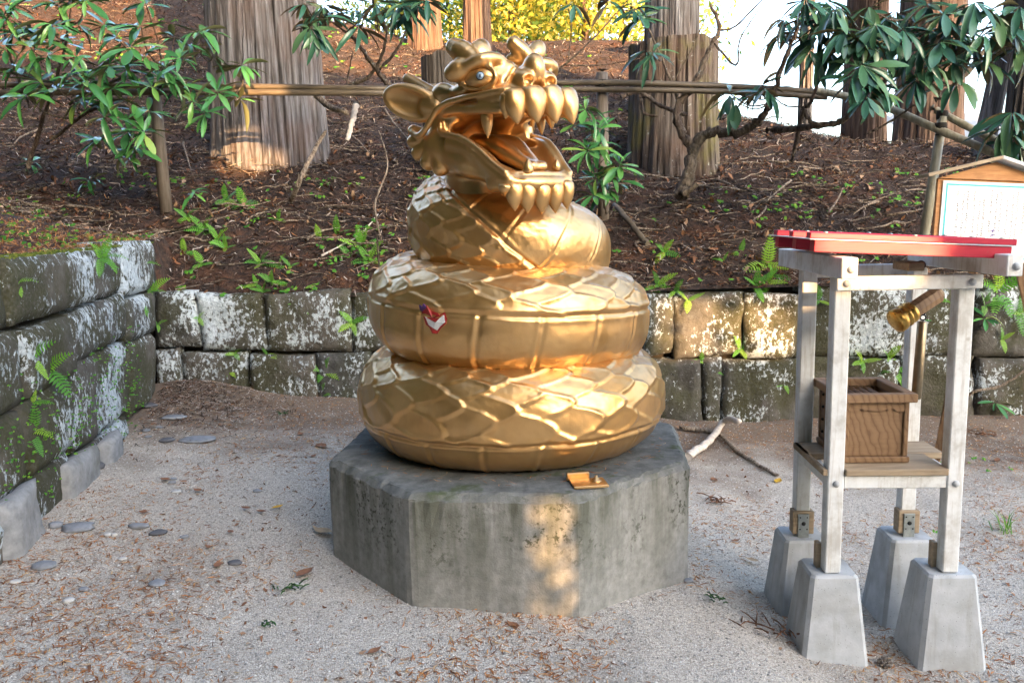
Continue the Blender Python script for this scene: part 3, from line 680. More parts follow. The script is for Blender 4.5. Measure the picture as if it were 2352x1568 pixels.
# belly plates
pl_sp = np.where(Tg > 1.9, .27, .205)
su = Sg + .30 * np.clip((Tg - 1.9) / .2, 0, 1) * Pg * .5 + .02 * np.sin(Pg * 2)
ph = (su / pl_sp + .12 * fbm(Sg * .9, Sg * 0 + 2, 6, 2)) % 1.0
d0 = np.minimum(ph, 1 - ph) * pl_sp
hb = -.0085 * np.exp(-(d0 / .006) ** 2) + .0055 * np.exp(-(((ph * pl_sp) - .014) / .008) ** 2) + .002
hgt = np.where(belly, hb, hs)
bd = np.minimum(np.abs(deg - ul - wob), np.abs(deg - ll - wob)) * math.pi / 180 * .225
hgt = hgt - .010 * np.exp(-(bd / .007) ** 2) + .0045 * np.exp(-((bd - .017) / .008) ** 2)
def blur(A, n=1):
    for _ in range(n):
        A = (np.roll(A, 1, 1) + 2 * A + np.roll(A, -1, 1)) / 4
        B = np.vstack([A[:1], A, A[-1:]]); A = (B[:-2] + 2 * B[1:-1] + B[2:]) / 4
    return A
hgt = blur(hgt, 1) * .92 + .006 * fbm(Sg * 4, Vg * 4 + 3, 15, 3) + .0018 * fbm(Sg * 40, Vg * 40, 19, 2)
sup = .86                                                    # slightly squarish section
cp, sp_ = np.cos(Pg), np.sin(Pg)
ex = np.sign(cp) * np.abs(cp) ** sup; ez = np.sign(sp_) * np.abs(sp_) ** sup
rad = rc[:, None] + (rh[:, None] + hgt) * ex; zz = zc[:, None] + (rv[:, None] + hgt) * ez
zz = np.maximum(zz, PH + .001 + 0 * zz)
ph_ = -2 * math.pi * Tg
X = PX + cx[:, None] + rad * np.cos(ph_); Y = PYc + .02 + rad * np.sin(ph_)
i = np.arange(NU * NV).reshape(NU, NV); ir = np.roll(i, -1, 1)
F = np.stack([i[:-1], ir[:-1], ir[1:], i[1:]], -1).reshape(-1, 4)
body = link('coiled_body', mesh_np('coiled_body', np.stack([X, Y, zz], -1).reshape(-1, 3), F, True), G['gold'], dr)
def body_pt(px, py):
    """nearest front body vertex seen at a pixel, and its normal"""
    P = np.stack([X, Y, zz], -1).reshape(-1, 3); Q = P - CAM; w = Q @ _fw
    d = np.hypot(1176 + FPX * (Q @ _r2) / w - px, 784 - FPX * (Q @ _u2) / w - py) + np.maximum(P[:, 1] - 3.5, 0) * 200
    k = int(np.argmin(d)); return P[k], np.array(body.data.vertices[k].normal)

# ------------------------------------------------------------ head, sculpted as a distance field
import openvdb
HA = math.radians(56); HF = np.array([math.cos(HA), -math.sin(HA), 0]); HN = np.array([-math.sin(HA), -math.cos(HA), 0]); HZ = np.array([0, 0, 1.])
HC = at(1140, 300, 3.55); HC[2] = 0; HS = .934          # head frame origin and size
def pl(px, py, n):
    """point of the head's own frame (forward, sideways, height) seen at a pixel on the plane sideways = n"""
    d = ray(px, py); k = (n * HS + (HC - CAM) @ HN) / (d @ HN); P = CAM + k * d
    return np.array([(P - HC) @ HF / HS, n, EYE + (P[2] - EYE) / HS])
def hw(l): l = np.asarray(l, float); return HC + HS * l[..., 0:1] * HF + HS * l[..., 1:2] * HN + (EYE + HS * (l[..., 2:3] - EYE)) * HZ
class Sculpt:
    def __init__(s, lo, hi, h=.006):
        s.lo = np.array(lo, float); s.h = h; s.n = np.ceil((np.array(hi) - s.lo) / h).astype(int) + 1
        s.D = np.full(s.n, 1.0, np.float32)
        s.ax = [s.lo[k] + h * np.arange(s.n[k], dtype=np.float32) for k in range(3)]
    def _blk(s, lo, hi):
        a = np.clip(np.floor((lo - s.lo) / s.h).astype(int), 0, s.n); b = np.clip(np.ceil((hi - s.lo) / s.h).astype(int) + 1, 0, s.n)
        sl = tuple(slice(p, q) for p, q in zip(a, b))
        return sl, s.ax[0][sl[0]][:, None, None], s.ax[1][sl[1]][None, :, None], s.ax[2][sl[2]][None, None, :]
    def _comb(s, sl, d, k, sub):
        A = s.D[sl]
        if A.size == 0: return
        if sub:
            h = np.clip(.5 - .5 * (A + d) / k, 0, 1); s.D[sl] = A * (1 - h) - d * h + k * h * (1 - h)
        else:
            h = np.clip(.5 + .5 * (A - d) / k, 0, 1); s.D[sl] = A * (1 - h) + d * h - k * h * (1 - h)
    def cone(s, a, b, r1, r2, k=.02, sub=False, sq=(1, 1, 1)):
        a, b, sq = np.array(a, float), np.array(b, float), np.array(sq, float); m = max(r1, r2) + k + .02
        sl, x, y, z = s._blk(np.minimum(a, b) - m, np.maximum(a, b) + m)
        ba = (b - a) / sq; q = [(v - a[i]) / sq[i] for i, v in enumerate((x, y, z))]; l2 = ba @ ba + 1e-12
        hh = np.clip((q[0] * ba[0] + q[1] * ba[1] + q[2] * ba[2]) / l2, 0, 1)
        d = np.sqrt((q[0] - hh * ba[0]) ** 2 + (q[1] - hh * ba[1]) ** 2 + (q[2] - hh * ba[2]) ** 2) - (r1 + (r2 - r1) * hh)
        s._comb(sl, d * min(sq.min(), 1), k, sub)
    def chain(s, pts, k=.015, sub=False):
        """pts rows (f, n, z, r)"""
        if len(pts) > 2: pts = spline(pts, 3)
        P = np.array([p[:4] for p in pts], float); m = P[:, 3].max() + k + .02
        sl, x, y, z = s._blk(P[:, :3].min(0) - m, P[:, :3].max(0) + m); best = None
        for p, q in zip(P[:-1], P[1:]):
            ba = q[:3] - p[:3]; c = [x - p[0], y - p[1], z - p[2]]
            hh = np.clip((c[0] * ba[0] + c[1] * ba[1] + c[2] * ba[2]) / (ba @ ba + 1e-12), 0, 1)
            d = np.sqrt((c[0] - hh * ba[0]) ** 2 + (c[1] - hh * ba[1]) ** 2 + (c[2] - hh * ba[2]) ** 2) - (p[3] + (q[3] - p[3]) * hh)
            best = d if best is None else np.minimum(best, d)
        s._comb(sl, best, k, sub)
    def ell(s, c, r, k=.02, sub=False, R=None):
        c, r = np.array(c, float), np.abs(np.array(r, float)); m = r.max() + k + .02
        sl, x, y, z = s._blk(c - m, c + m); R = np.eye(3) if R is None else np.asarray(R)
        p = [x - c[0], y - c[1], z - c[2]]
        q = [(p[0] * R[0, i] + p[1] * R[1, i] + p[2] * R[2, i]) / r[i] for i in range(3)]
        k0 = np.sqrt(q[0] ** 2 + q[1] ** 2 + q[2] ** 2); d = (k0 - 1) * r.min()
        s._comb(sl, d, k, sub)
    def mesh(s, name, mat, parent, rough=.0):
        g = openvdb.FloatGrid(1.0); g.copyFromArray(s.D); pts, quads = g.convertToQuads()
        V = pts * s.h + s.lo; F = np.asarray(quads)[:, ::-1].astype(np.int32)
        return link(name, mesh_np(name, hw(V), F, True), mat, parent)
def mir(p): p = np.array(p, float); p[1] *= -1; return p
H_ = Sculpt((-.50, -.40, 1.28), (.46, .44, 2.36))
def both(fn, *P, **kw):
    fn(*[np.array(p, float) if not np.isscalar(p) else p for p in P], **kw)
    fn(*[mir(p) if not np.isscalar(p) else p for p in P], **kw)
# masses: neck, skull, upper jaw, cheeks, lower jaw
H_.cone((-.14, .0, 1.86), (-.115, -.005, 1.36), .165, .158, .04)
H_.ell((-.05, 0, 1.985), (.19, .185, .125), .03)
H_.cone((-.04, 0, 1.985), (.20, 0, 1.975), .10, .075, .03)
both(H_.cone, (-.10, .125, 1.975), (.25, .095, 1.968), .072, .058, k=.03)
both(H_.cone, (-.12, .15, 1.95), (-.15, .165, 1.80), .085, .095, k=.035)
both(H_.cone, (-.16, .17, 1.79), (.06, .158, 1.725), .092, .068, k=.035)
both(H_.cone, (.06, .158, 1.722), (.25, .135, 1.650), .066, .034, k=.025)
H_.cone((-.14, 0, 1.74), (.06, 0, 1.70), .12, .06, .03); H_.cone((.05, 0, 1.69), (.26, 0, 1.645), .055, .030, .03)
both(H_.cone, (.05, .07, 1.695), (.27, .08, 1.645), .05, .03, k=.03)
# open mouth
H_.ell((.10, 0, 1.835), (.235, .135, .075), .02, True, np.stack([[.985, 0, -.17], [0, 1, 0], [.17, 0, .985]], 1))
H_.ell((.0, 0, 1.845), (.14, .165, .060), .02, True)
both(H_.ell, (.02, .17, 1.842), (.115, .07, .050), k=.02, sub=True)
H_.cone((.02, 0, 1.80), (.29, 0, 1.745), .09, .085, .015, True)
# front lip shelves
up_arc = [(.17, .155), (.265, .138), (.310, .095), (.328, .045), (.332, 0)]
arc2 = up_arc + [(a, -b) for a, b in up_arc[-2::-1]]
H_.chain([(a + .006, b * 1.04, 1.966, .036) for a, b in arc2], .020)
lo_arc = [(.225, .160), (.285, .146), (.322, .09), (.337, 0)]
larc2 = lo_arc + [(a, -b) for a, b in lo_arc[-2::-1]]
H_.chain([(a - .008, b * .97, 1.628, .034) for a, b in larc2], .02)
H_.chain([(a - .004, b, 1.664, .0125) for a, b in larc2], .006)
# snout bridge, nose, nostrils
H_.cone((.02, 0, 2.06), (.23, 0, 2.052), .065, .055, .03)
H_.ell((.288, 0, 2.082), (.052, .045, .066), .025)
both(H_.ell, (.280, .058, 2.036), (.062, .046, .046), k=.016)
both(H_.ell, (.338, .054, 2.030), (.032, .023, .022), k=.008, sub=True)
both(H_.ell, (.175, .055, 2.098), (.042, .040, .034), k=.014)
for q in range(3): both(H_.chain, [(.20 - .022 * q, .075, 2.07, .008), (.195 - .022 * q, .100, 2.03, .009), (.20 - .022 * q, .105, 1.995, .007)]) if False else None
for q in range(3):
    for sg in (1, -1):
        H_.chain([(.205 - .024 * q, sg * .070, 2.082 - .004 * q, .008), (.205 - .024 * q, sg * .098, 2.05, .010), (.21 - .024 * q, sg * .112, 2.012, .008)], .010)
# brows and eye sockets
E0 = pl(1105, 180, .160); EO = np.array([.50, .86, .04]); EO /= np.linalg.norm(EO); ET = np.array([.86, -.50, 0])
for sg in (1, -1):
    m = np.array([1, sg, 1]); Rm = np.stack([EO, ET, [0, 0, 1.]], 1) * m[:, None]
    H_.ell((E0 - EO * .045) * m, (.060, .105, .075), .02, R=Rm)
    H_.chain([(*((E0 + EO * (.017 + .003 * math.cos(a)) + ET * .077 * math.cos(a) + np.array([0, 0, .0490 * math.sin(a) - .004 * math.cos(2 * a)])) * m), .0110) for a in np.linspace(0, 2 * math.pi, 19)], .008)
both(H_.ell, pl(1018, 218, .195), (.070, .050, .050), k=.02)
both(H_.ell, pl(1060, 212, .175), (.070, .040, .036), k=.02)
br = [np.r_[pl(1052, 180, .215), .022], np.r_[pl(1070, 156, .215), .026], np.r_[pl(1105, 137, .180), .026], np.r_[pl(1142, 135, .105), .025], np.r_[pl(1156, 148, .06), .016]]
for sg in (1, -1): H_.chain([(p[0], sg * p[1], p[2], p[3]) for p in br], .02)
H_.ell((.06, 0, 2.09), (.06, .05, .035), .02)
# crest lobes (near side, then far side)
def lobe(p0, p1, r0, r1, bow=None):
    p0, p1 = np.array(p0), np.array(p1); m = (p0 + p1) / 2
    H_.chain([(*p0, r0), (*(p0 * .45 + p1 * .55), r1 * 1.08), (*p1, r1 * .86)], .010)
lobe(pl(1076, 153, .20), pl(1040, 168, .245), .030, .043)
lobe(pl(1090, 138, .18), pl(1044, 109, .205), .032, .044)
lobe(pl(1095, 138, .15), pl(1105, 111, .115), .030, .045)
lobe(pl(1218, 140, -.15), pl(1180, 100, -.075), .034, .036)
lobe(pl(1205, 140, -.12), pl(1172, 135, -.07), .022, .022)
lobe(pl(1222, 140, -.17), pl(1236, 112, -.205), .030, .041)
lobe(pl(1225, 148, -.17), pl(1244, 158, -.235), .028, .036)
# cheek frill
for (x, y, n_, r) in [(950, 300, .27, .030), (950, 326, .275, .036), (962, 352, .265, .040), (984, 373, .25, .044), (1012, 385, .225, .046)]:
    p = pl(x, y, n_); q = np.array([-.13, .20, 1.83])
    for sg in (1, -1):
        m = np.array([1, sg, 1]); H_.cone((p * .5 + q * .5) * m, p * m, r * .95, r * .85, .004)
for sg in (1, -1): H_.ell((-.14, sg * .210, 1.80), (.085, .050, .085), .03)
# cheek creases
for dx in (0, .028):
    c = [np.r_[pl(1000 + dx * 500, 285, .262), .007], np.r_[pl(997 + dx * 500, 312, .275), .007], np.r_[pl(1010 + dx * 500, 338, .272), .006]]
    H_.chain(c, .006, True)
# whisker ridge running from the cheek over the upper jaw
rg = [(948, 303, .285, .013), (962, 312, .285, .014), (978, 296, .278, .014), (995, 268, .262, .013), (1006, 250, .25, .014), (1028, 236, .232, .015), (1062, 226, .212, .014), (1110, 216, .190, .013), (1150, 208, .165, .012), (1172, 205, .135, .010)]
for sg in (1, -1): H_.chain([(*(pl(x, y, n_) * np.array([1, sg, 1])), r) for x, y, n_, r in rg], .008)
gum = [(1010, 262, .225, .016), (1050, 252, .205, .022), (1100, 250, .185, .024), (1150, 250, .16, .022)]
for sg in (1, -1): H_.chain([(*(pl(x, y, n_) * np.array([1, sg, 1])), r) for x, y, n_, r in gum], .012)
# lower lip ridge
lr = [(1012, 285, .235, .012), (1013, 303, .238, .013), (1032, 310, .236, .013), (1062, 318, .222, .013), (1098, 342, .200, .013), (1130, 372, .182, .013), (1160, 396, .165, .013)]
for sg in (1, -1):
    H_.chain([(*(pl(x, y, n_) * np.array([1, sg, 1]) - np.array([.01, sg * .022, .030])), .034) for x, y, n_, r in lr[2:]], .02)
    H_.chain([(*(pl(x, y, n_) * np.array([1, sg, 1])), r) for x, y, n_, r in lr], .010)
Hx, Hy, Hz_ = np.meshgrid(*H_.ax, indexing='ij')
H_.D += (.0022 * fbm(Hx * 22 + Hz_ * 9, Hy * 22 + Hz_ * 17, 4, 2)).astype(np.float32)
head = H_.mesh('head', G['gold'], dr); del Hx, Hy, Hz_
# ears
for sg, nm in ((1, 'near'), (-1, 'far')):
    E = Sculpt((-.52, .10 if sg > 0 else -.52, 1.84), (-.02, .52 if sg > 0 else -.10, 2.2), .006)
    m = np.array([1, sg, 1]); b = pl(1003, 252, .225); tp = pl(893, 222, .36)
    ax = tp - b; Ln = np.linalg.norm(ax); ax /= Ln; out = np.array([.55, .80, -.20]); Rm = frame(ax, out); c = b + ax * Ln * .50
    Rm = Rm * m[:, None]
    E.ell(c * m, (.040, .080, Ln * .62), .01, R=Rm); E.ell((c + Rm[:, 0] * m * .0) * m + Rm[:, 0] * .030 + (ax * m) * .012, (.036, .056, Ln * .52), .008, True, R=Rm)
    q = pl(938, 182, .24); E.cone(pl(1010, 226, .21) * m, q * m, .032, .026, .012); E.cone(b * m, (b + ax * .05) * m, .04, .035, .015)
    E.mesh('ear', G['gold'], dr)
# tongue
T_ = Sculpt((-.2, -.2, 1.55), (.42, .2, 1.95), .006)
T_.chain([(-.10, 0, 1.80, .060), (.03, 0, 1.775, .060), (.14, 0, 1.738, .050), (.24, 0, 1.695, .036), (.285, 0, 1.692, .026)], .03)
for sg in (1, -1): T_.chain([(-.08, sg * .05, 1.81, .050), (.05, sg * .055, 1.795, .045), (.16, sg * .042, 1.745, .034), (.26, sg * .026, 1.698, .026), (.300, sg * .026, 1.696, .022)], .02)
T_.chain([(-.05, 0, 1.872, .010), (.10, 0, 1.835, .012), (.22, 0, 1.752, .010)], .012, True)
T_.mesh('tongue', G['gold'], dr)
# lobes of the lips, fangs
def drop(name, top, tip, r, flat=.85, n=18):
    top, tip = hw(top), hw(tip); ax = tip - top; Ln = np.linalg.norm(ax)
    prof = []
    for s in np.linspace(-.20, 1, 16):
        rr = math.sqrt(max(0, 1 - (s / .21) ** 2)) if s < 0 else (1 - s ** 1.9) ** .85 * (1 + .12 * math.sin(s * 3.1))
        prof.append((s * Ln, max(.0015, r * rr)))
    return MB().lathe(top, ax, prof, n, True, HN, flat).build(name, G['gold'], dr)
for (x0, y0, x1, y1, n_, r) in [(1166, 222, 1161, 274, .158, .030), (1180, 218, 1189, 286, .132, .047), (1221, 214, 1235, 283, .056, .052), (1262, 212, 1278, 284, -.040, .050), (1298, 218, 1317, 286, -.128, .047)]:
    a, b = pl(x0, y0, n_), pl(x1, y1, n_ * 1.04); drop('lip_lobe', a, b, r)
drop('lip_lobe', (.19, -.15, 1.98), (.20, -.155, 1.86), .035)
for (x0, y0, x1, y1, n_, r) in [(1163, 426, 1160, 452, .160, .030), (1180, 428, 1183, 485, .128, .036), (1209, 430, 1212, 490, .068, .039), (1242, 430, 1245, 491, .002, .040), (1273, 429, 1276, 490, -.068, .038), (1299, 424, 1302, 480, -.128, .035)]:
    a, b = pl(x0, y0, n_), pl(x1, y1, n_); drop('chin_lobe', a, b, r)
for (x0, y0, x1, y1, n_, r) in [(1118, 262, 1121, 318, .165, .023), (1240, 262, 1245, 310, -.14, .022), (1213, 394, 1213, 364, .100, .020), (1277, 388, 1279, 366, -.100, .017)]:
    drop('fang', pl(x0, y0, n_), pl(x1, y1, n_), r, 1.0, 14)
# eyes
for sg in (1, -1):
    c = E0 * np.array([1, sg, 1]); w = hw(c)
    ax = hw(c + EO * np.array([1, sg, 1])) - w; ax /= np.linalg.norm(ax)
    eb = MB().lathe(w, ax, [(.048 * HS * math.sin(a), max(.001, .074 * HS * math.cos(a))) for a in np.linspace(-1.55, 1.55, 17)], 26, True, HF * ET[0] + HN * ET[1] * sg, .63).build('eyeball', G['gold'], dr)
    tx = HF * ET[0] + HN * ET[1] * sg; q = w + tx * .020 * HS + ax * .0455 * HS; ia = ax + tx * .25; ia /= np.linalg.norm(ia)
    MB().lathe(q, ia, [(-.006, .0165), (.0005, .0165), (.0015, .0140), (-.001, .0135)], 24).build('iris_ring', G['black'], eb)
    MB().lathe(q, ia, [(-.004, .0138), (.0012, .0138), (.0028, .0005)], 24).build('iris', G['eyewhite'], eb)
    MB().lathe(q, ia, [(.0, .0075), (.0032, .0070), (.0036, .0005)], 12, True, HZ, .4).build('pupil', G['black'], eb)
# torn sticker on the second coil
def patch(name, pts, mat, lift, parent):
    P, N0 = [], []
    for x, y in pts:
        p, nn = body_pt(x, y); P.append(p); N0.append(nn)
    N0 = np.mean(N0, 0); N0 /= np.linalg.norm(N0); c = np.mean(P, 0)
    V = [p + N0 * (lift + .003 + .0015 * ((q % 3) - 1)) for q, p in enumerate(P)] + [c + N0 * (lift + .006)]; k = len(P)
    V += [p - N0 * .004 for p in P]
    F = [(q, (q + 1) % k, k) for q in range(k)] + [(k + 1 + q, k + 1 + (q + 1) % k, (q + 1) % k, q) for q in range(k)]
    return link(name, mesh_np(name, np.array(V), F), mat, parent)
st = patch('torn_sticker', [(965, 700), (972, 706), (980, 702), (992, 712), (1005, 720), (1012, 728), (1022, 718), (1028, 730), (1022, 745), (1012, 755), (1005, 768), (996, 764), (988, 752), (980, 744), (976, 730), (968, 718)], G['stickred'], 0, dr)
st['label'] = 'torn red and white sticker remnant on the second coil'
patch('torn_backing', [(978, 728), (990, 735), (1002, 740), (1012, 730), (1021, 722), (1024, 738), (1014, 750), (1004, 756), (996, 752), (988, 744)], G['stickwhite'], .003, st)
patch('torn_edge', [(963, 699), (970, 703), (976, 697), (982, 706), (974, 716), (967, 712)], G['stickviolet'], .003, st)
# fixing plate with bolt at the foot of the statue
b0 = at(1352, 1066, 3.13); b0[2] = PH + .008; R = rotz(.14)
pt = MB().box(b0, (.135, .10, .010), R, bev=.002).build('fixing_plate', G['gold'], dr)
MB().box(b0 + R @ np.array([-.03, .058, .012]), (.09, .016, .030), R, bev=.003).build('fixing_lug', G['gold'], dr)
MB().lathe(b0 + np.array([.03, .012, .004]), (0, 0, 1), [(0, .022), (.004, .022), (.0045, .013), (.012, .013), (.0125, .007), (.022, .006)], 6).build('bolt', G['gold'], pt)
# ------------------------------------------------------------ offering stand with red slatted roof
SR = -0.0422; SU = np.array([math.cos(SR), math.sin(SR), 0]); SV = np.array([-math.sin(SR), math.cos(SR), 0]); SO = np.array([1.14, 2.967, 0.])
SM = np.stack([SU, SV, [0, 0, 1.]], 1)
def sp(u, v, z): return SO + u * SU + v * SV + np.array([0, 0, z])
def sbox(mb, u0, u1, v0, v1, z0, z1, bev=.003, tilt=0.0):
    R = SM if not tilt else SM @ np.array([[math.cos(tilt), 0, math.sin(tilt)], [0, 1, 0], [-math.sin(tilt), 0, math.cos(tilt)]])
    return mb.box(sp((u0 + u1) / 2, (v0 + v1) / 2, (z0 + z1) / 2), (u1 - u0, v1 - v0, z1 - z0), R, bev=bev)
stand = thing('offering_stand', 'white post stand with red slatted roof and concrete feet right of the dragon', 'stand', sp(.24, .22, -.19))
W, D, PW = .427, .375, .058
for u, v in ((0, 0), (W, 0), (0, D), (W, D)):
    z0 = .165 if v == 0 else .185
    o = sbox(MB(), u, u + PW, v, v + PW, z0, 1.262, .004).build('post', G['white'], stand)
    # tapered concrete foot with chamfered corners
    cu, cv = u + PW / 2 + .004, v + PW / 2 + (.038 if v == 0 else .0); zb, zt = -.26, .163
    b, t_ = .132, .088; V = []
    for zz, h, ch in ((zb, b, .014), (zt - .010, t_, .014), (zt, t_ - .008, .013)):
        for sx, sy in ((-1, -1), (1, -1), (1, 1), (-1, 1)):
            pts = [(sx * h, sy * (h - ch)), (sx * (h - ch), sy * h)]
            if sx * sy > 0: pts = pts if sx < 0 else pts
            if (sx, sy) in ((-1, -1), (1, 1)): V += [sp(cu + p, cv + q, zz) for p, q in pts]
            else: V += [sp(cu + p, cv + q, zz) for p, q in pts[::-1]]
    F = [(i * 8 + k, i * 8 + (k + 1) % 8, (i + 1) * 8 + (k + 1) % 8, (i + 1) * 8 + k) for i in range(2) for k in range(8)] + [tuple(range(16, 24)), tuple(range(8))[::-1]]
    ft = MB().add(V, F).build('concrete_foot', G['footing'], stand)
    if v == 0:
        sbox(MB(), u - .016, u + .002, v + .050, v + .085, .165, .262, .002).build('packing_block', G['shelf'], stand)
    else:
        pk = sbox(MB(), u - .014, u + PW + .014, v - .012, v + .04, .175, .272, .003).build('packing_block', G['shelf'], stand)
        br_ = sbox(MB(), u + .006, u + .050, v - .018, v - .0125, .150, .262, .001).build('steel_bracket', G['steel'], stand)
        MB().lathe(sp(u + .028, v - .0178, .222), -SV, [(0, .0085), (.0012, .0085)], 16).build('bracket_hole', G['iron'], br_)
        for du, dz in ((-.014, .248), (.014, .248), (-.014, .198), (.014, .198)):
            MB().lathe(sp(u + .028 + du, v - .0178, dz), -SV, [(0, .0032), (.0014, .0030)], 8).build('screw', G['iron'], br_)
def bolt(p, d=-SV, r=.0125, parent=stand):
    return MB().lathe(p, d, [(0, r), (.003, r), (.008, r * .8), (.011, r * .4), (.0115, .001)], 14).build('bolt_cap', G['footing'], parent)
# beams
fb = sbox(MB(), -.002, W + PW + .012, -.028, -.0005, 1.215, 1.264).build('front_beam', G['white'], stand)
sbox(MB(), .02, W + .03, D + PW + .001, D + PW + .03, 1.225, 1.275).build('rear_beam', G['white'], stand)
bolt(sp(.030, -.0285, 1.240), parent=fb); bolt(sp(W + .032, -.0285, 1.238), parent=fb)
for u, nm in ((-.052, 'l'), (W + PW - .012, 'r')):
    bm_ = sbox(MB(), u, u + .052, -.215, D + .17, 1.270, 1.340).build('side_beam', G['white'], stand)
    bolt(sp(u + .030, -.2155, 1.302), parent=bm_, r=.013)
sbox(MB(), .30, .36, .12, .26, 1.268, 1.300).build('hanger_block', G['shelf'], stand)
# roof: three lower slats, a thin sheet, three upper slats, screws
RT = .055
def roof_z(u): return -RT * (u - .2)
def rbox(mb, u0, u1, v0, v1, z0, z1, bev=.002): return mb.box(sp((u0 + u1) / 2, (v0 + v1) / 2, (z0 + z1) / 2 + roof_z((u0 + u1) / 2)), (u1 - u0, v1 - v0, z1 - z0), SM @ np.array([[1, 0, RT], [0, 1, 0], [-RT, 0, 1]]), bev=bev)
for v in (-.135, .07, .30): rbox(MB(), -.118, .528, v, v + .05, 1.340, 1.380).build('lower_slat', G['red'], stand)
rbox(MB(), -.135, .575, -.140, .40, 1.3805, 1.3835, 0).build('roof_sheet', G['roofmetal'], stand)
for v in (-.09, .115, .325):
    o = rbox(MB(), -.118, .568, v, v + .05, 1.384, 1.404).build('upper_slat', G['red'], stand)
    for u in (-.06, .24, .53): MB().lathe(sp(u, v + .025, 1.403 + roof_z(u)), (0, 0, 1), [(0, .009), (.004, .008), (.006, .001)], 10).build('screw', G['steel'], o)
P = np.array([sp(rng.uniform(-.1, .58), rng.uniform(-.13, .38), 0) for _ in range(46)]); P[:, 2] = 1.384 + roof_z(P[:, 0] - 1.14)
strips('roof_needles', P, rng.uniform(.03, .07, 46), rng.uniform(.002, .004, 46), G['needle'], .006, .05, .05, label='orange needles lying on the red slatted roof', cat='needles')
# shelf and aprons
sbox(MB(), .0605, W - .001, -.010, .20, .5385, .563).build('shelf_board', G['shelf'], stand)
sbox(MB(), -.02, W + PW + .02, .203, D - .002, .5385, .563).build('shelf_board', G['shelf'], stand)
sbox(MB(), -.02, -.002, .0, D - .004, .5385, .563).build('shelf_board', G['shelf'], stand)
fa = sbox(MB(), .059, W - .001, .004, .035, .488, .538).build('front_apron', G['white'], stand)
bolt(sp(.030, -.0005, .508)); bolt(sp(W + .030, -.0005, .506))
for u in (.004, W + .010): sbox(MB(), u, u + .035, PW + .001, D - .001, .488, .538).build('side_apron', G['white'], stand)
# ------------------------------------------------------------ offering box on the shelf
ob = thing('offering_box', 'brown wooden offering box with slatted open top on the stand shelf', 'box', sp(.19, .22, .564))
u0, u1, v0, v1, zb = .078, .312, .075, .375, .565
bwood = G['boxwood']
sbox(MB(), u0 - .006, u1 + .006, v0 - .006, v0 + .02, zb, zb + .022).build('base_rail', bwood, ob)
for ua in (u0 - .006, u1 - .014): sbox(MB(), ua, ua + .020, v0 + .0205, v1, zb, zb + .022).build('base_rail', bwood, ob)
for ua in (u0, u1 - .018):
    for va in (v0, v1 - .018): sbox(MB(), ua, ua + .018, va, va + .018, zb + .0225, .794).build('corner_stile', bwood, ob)
sbox(MB(), u0 + .0185, u1 - .0185, v0 + .010, v0 + .018, zb + .0225, .792).build('front_panel', bwood, ob)
sbox(MB(), u0 + .004, u0 + .012, v0 + .0185, v1 - .0185, zb + .0225, .792).build('side_panel', bwood, ob)
sbox(MB(), u1 - .012, u1 - .004, v0 + .0185, v1 - .0185, zb + .0225, .792).build('side_panel', bwood, ob)
sbox(MB(), u0 + .0185, u1 - .0185, v1 - .016, v1 - .008, zb + .0225, .792).build('back_panel', bwood, ob)
# carved apron
n = 28; top, V, F = .792, [], []
for k in range(n + 1):
    s = k / n; e = abs(s - .5) * 2
    zlo = .757 if e > .72 else (.757 + .012 * math.sin((.72 - e) / .30 * math.pi) if e > .42 else .762 - .004 * math.cos(e / .42 * math.pi))
    for vv in (v0 + .002, v0 + .0095):
        V += [sp(u0 + .0185 + (u1 - u0 - .037) * s, vv, zlo), sp(u0 + .0185 + (u1 - u0 - .037) * s, vv, top)]
for k in range(n):
    a = k * 4; F += [(a, a + 4, a + 5, a + 1), (a + 2, a + 3, a + 7, a + 6), (a, a + 2, a + 6, a + 4), (a + 1, a + 5, a + 7, a + 3)]
F += [(0, 1, 3, 2), (n * 4, n * 4 + 2, n * 4 + 3, n * 4 + 1)]
MB().add(V, F).build('carved_apron', bwood, ob)
for (a, b, c, d) in ((u0 - .022, u1 + .020, v0 - .022, v0 + .016), (u0 - .022, u1 + .020, v1 - .022, v1 + .016)): sbox(MB(), a, b, c, d, .7945, .826).build('rim_rail', bwood, ob)
for a in (u0 - .022, u1 - .018): sbox(MB(), a, a + .038, v0 + .0165, v1 - .0225, .7945, .826).build('rim_rail', bwood, ob)
for k in range(6): 
    ua = u0 + .030 + k * .029; MB().box(sp(ua, (v0 + v1) / 2, .790), (.016, v1 - v0 - .05, .012), SM @ np.array([[.78, 0, .62], [0, 1, 0], [-.62, 0, .78]]), bev=.001).build('slat', bwood, ob)
for zz in (.62, .67, .72, .77): MB().lathe(sp(u0 + .004, v1 - .05, zz), -SU, [(0, .006), (.004, .006), (.008, .003)], 10).build('stud', G['iron'], ob)
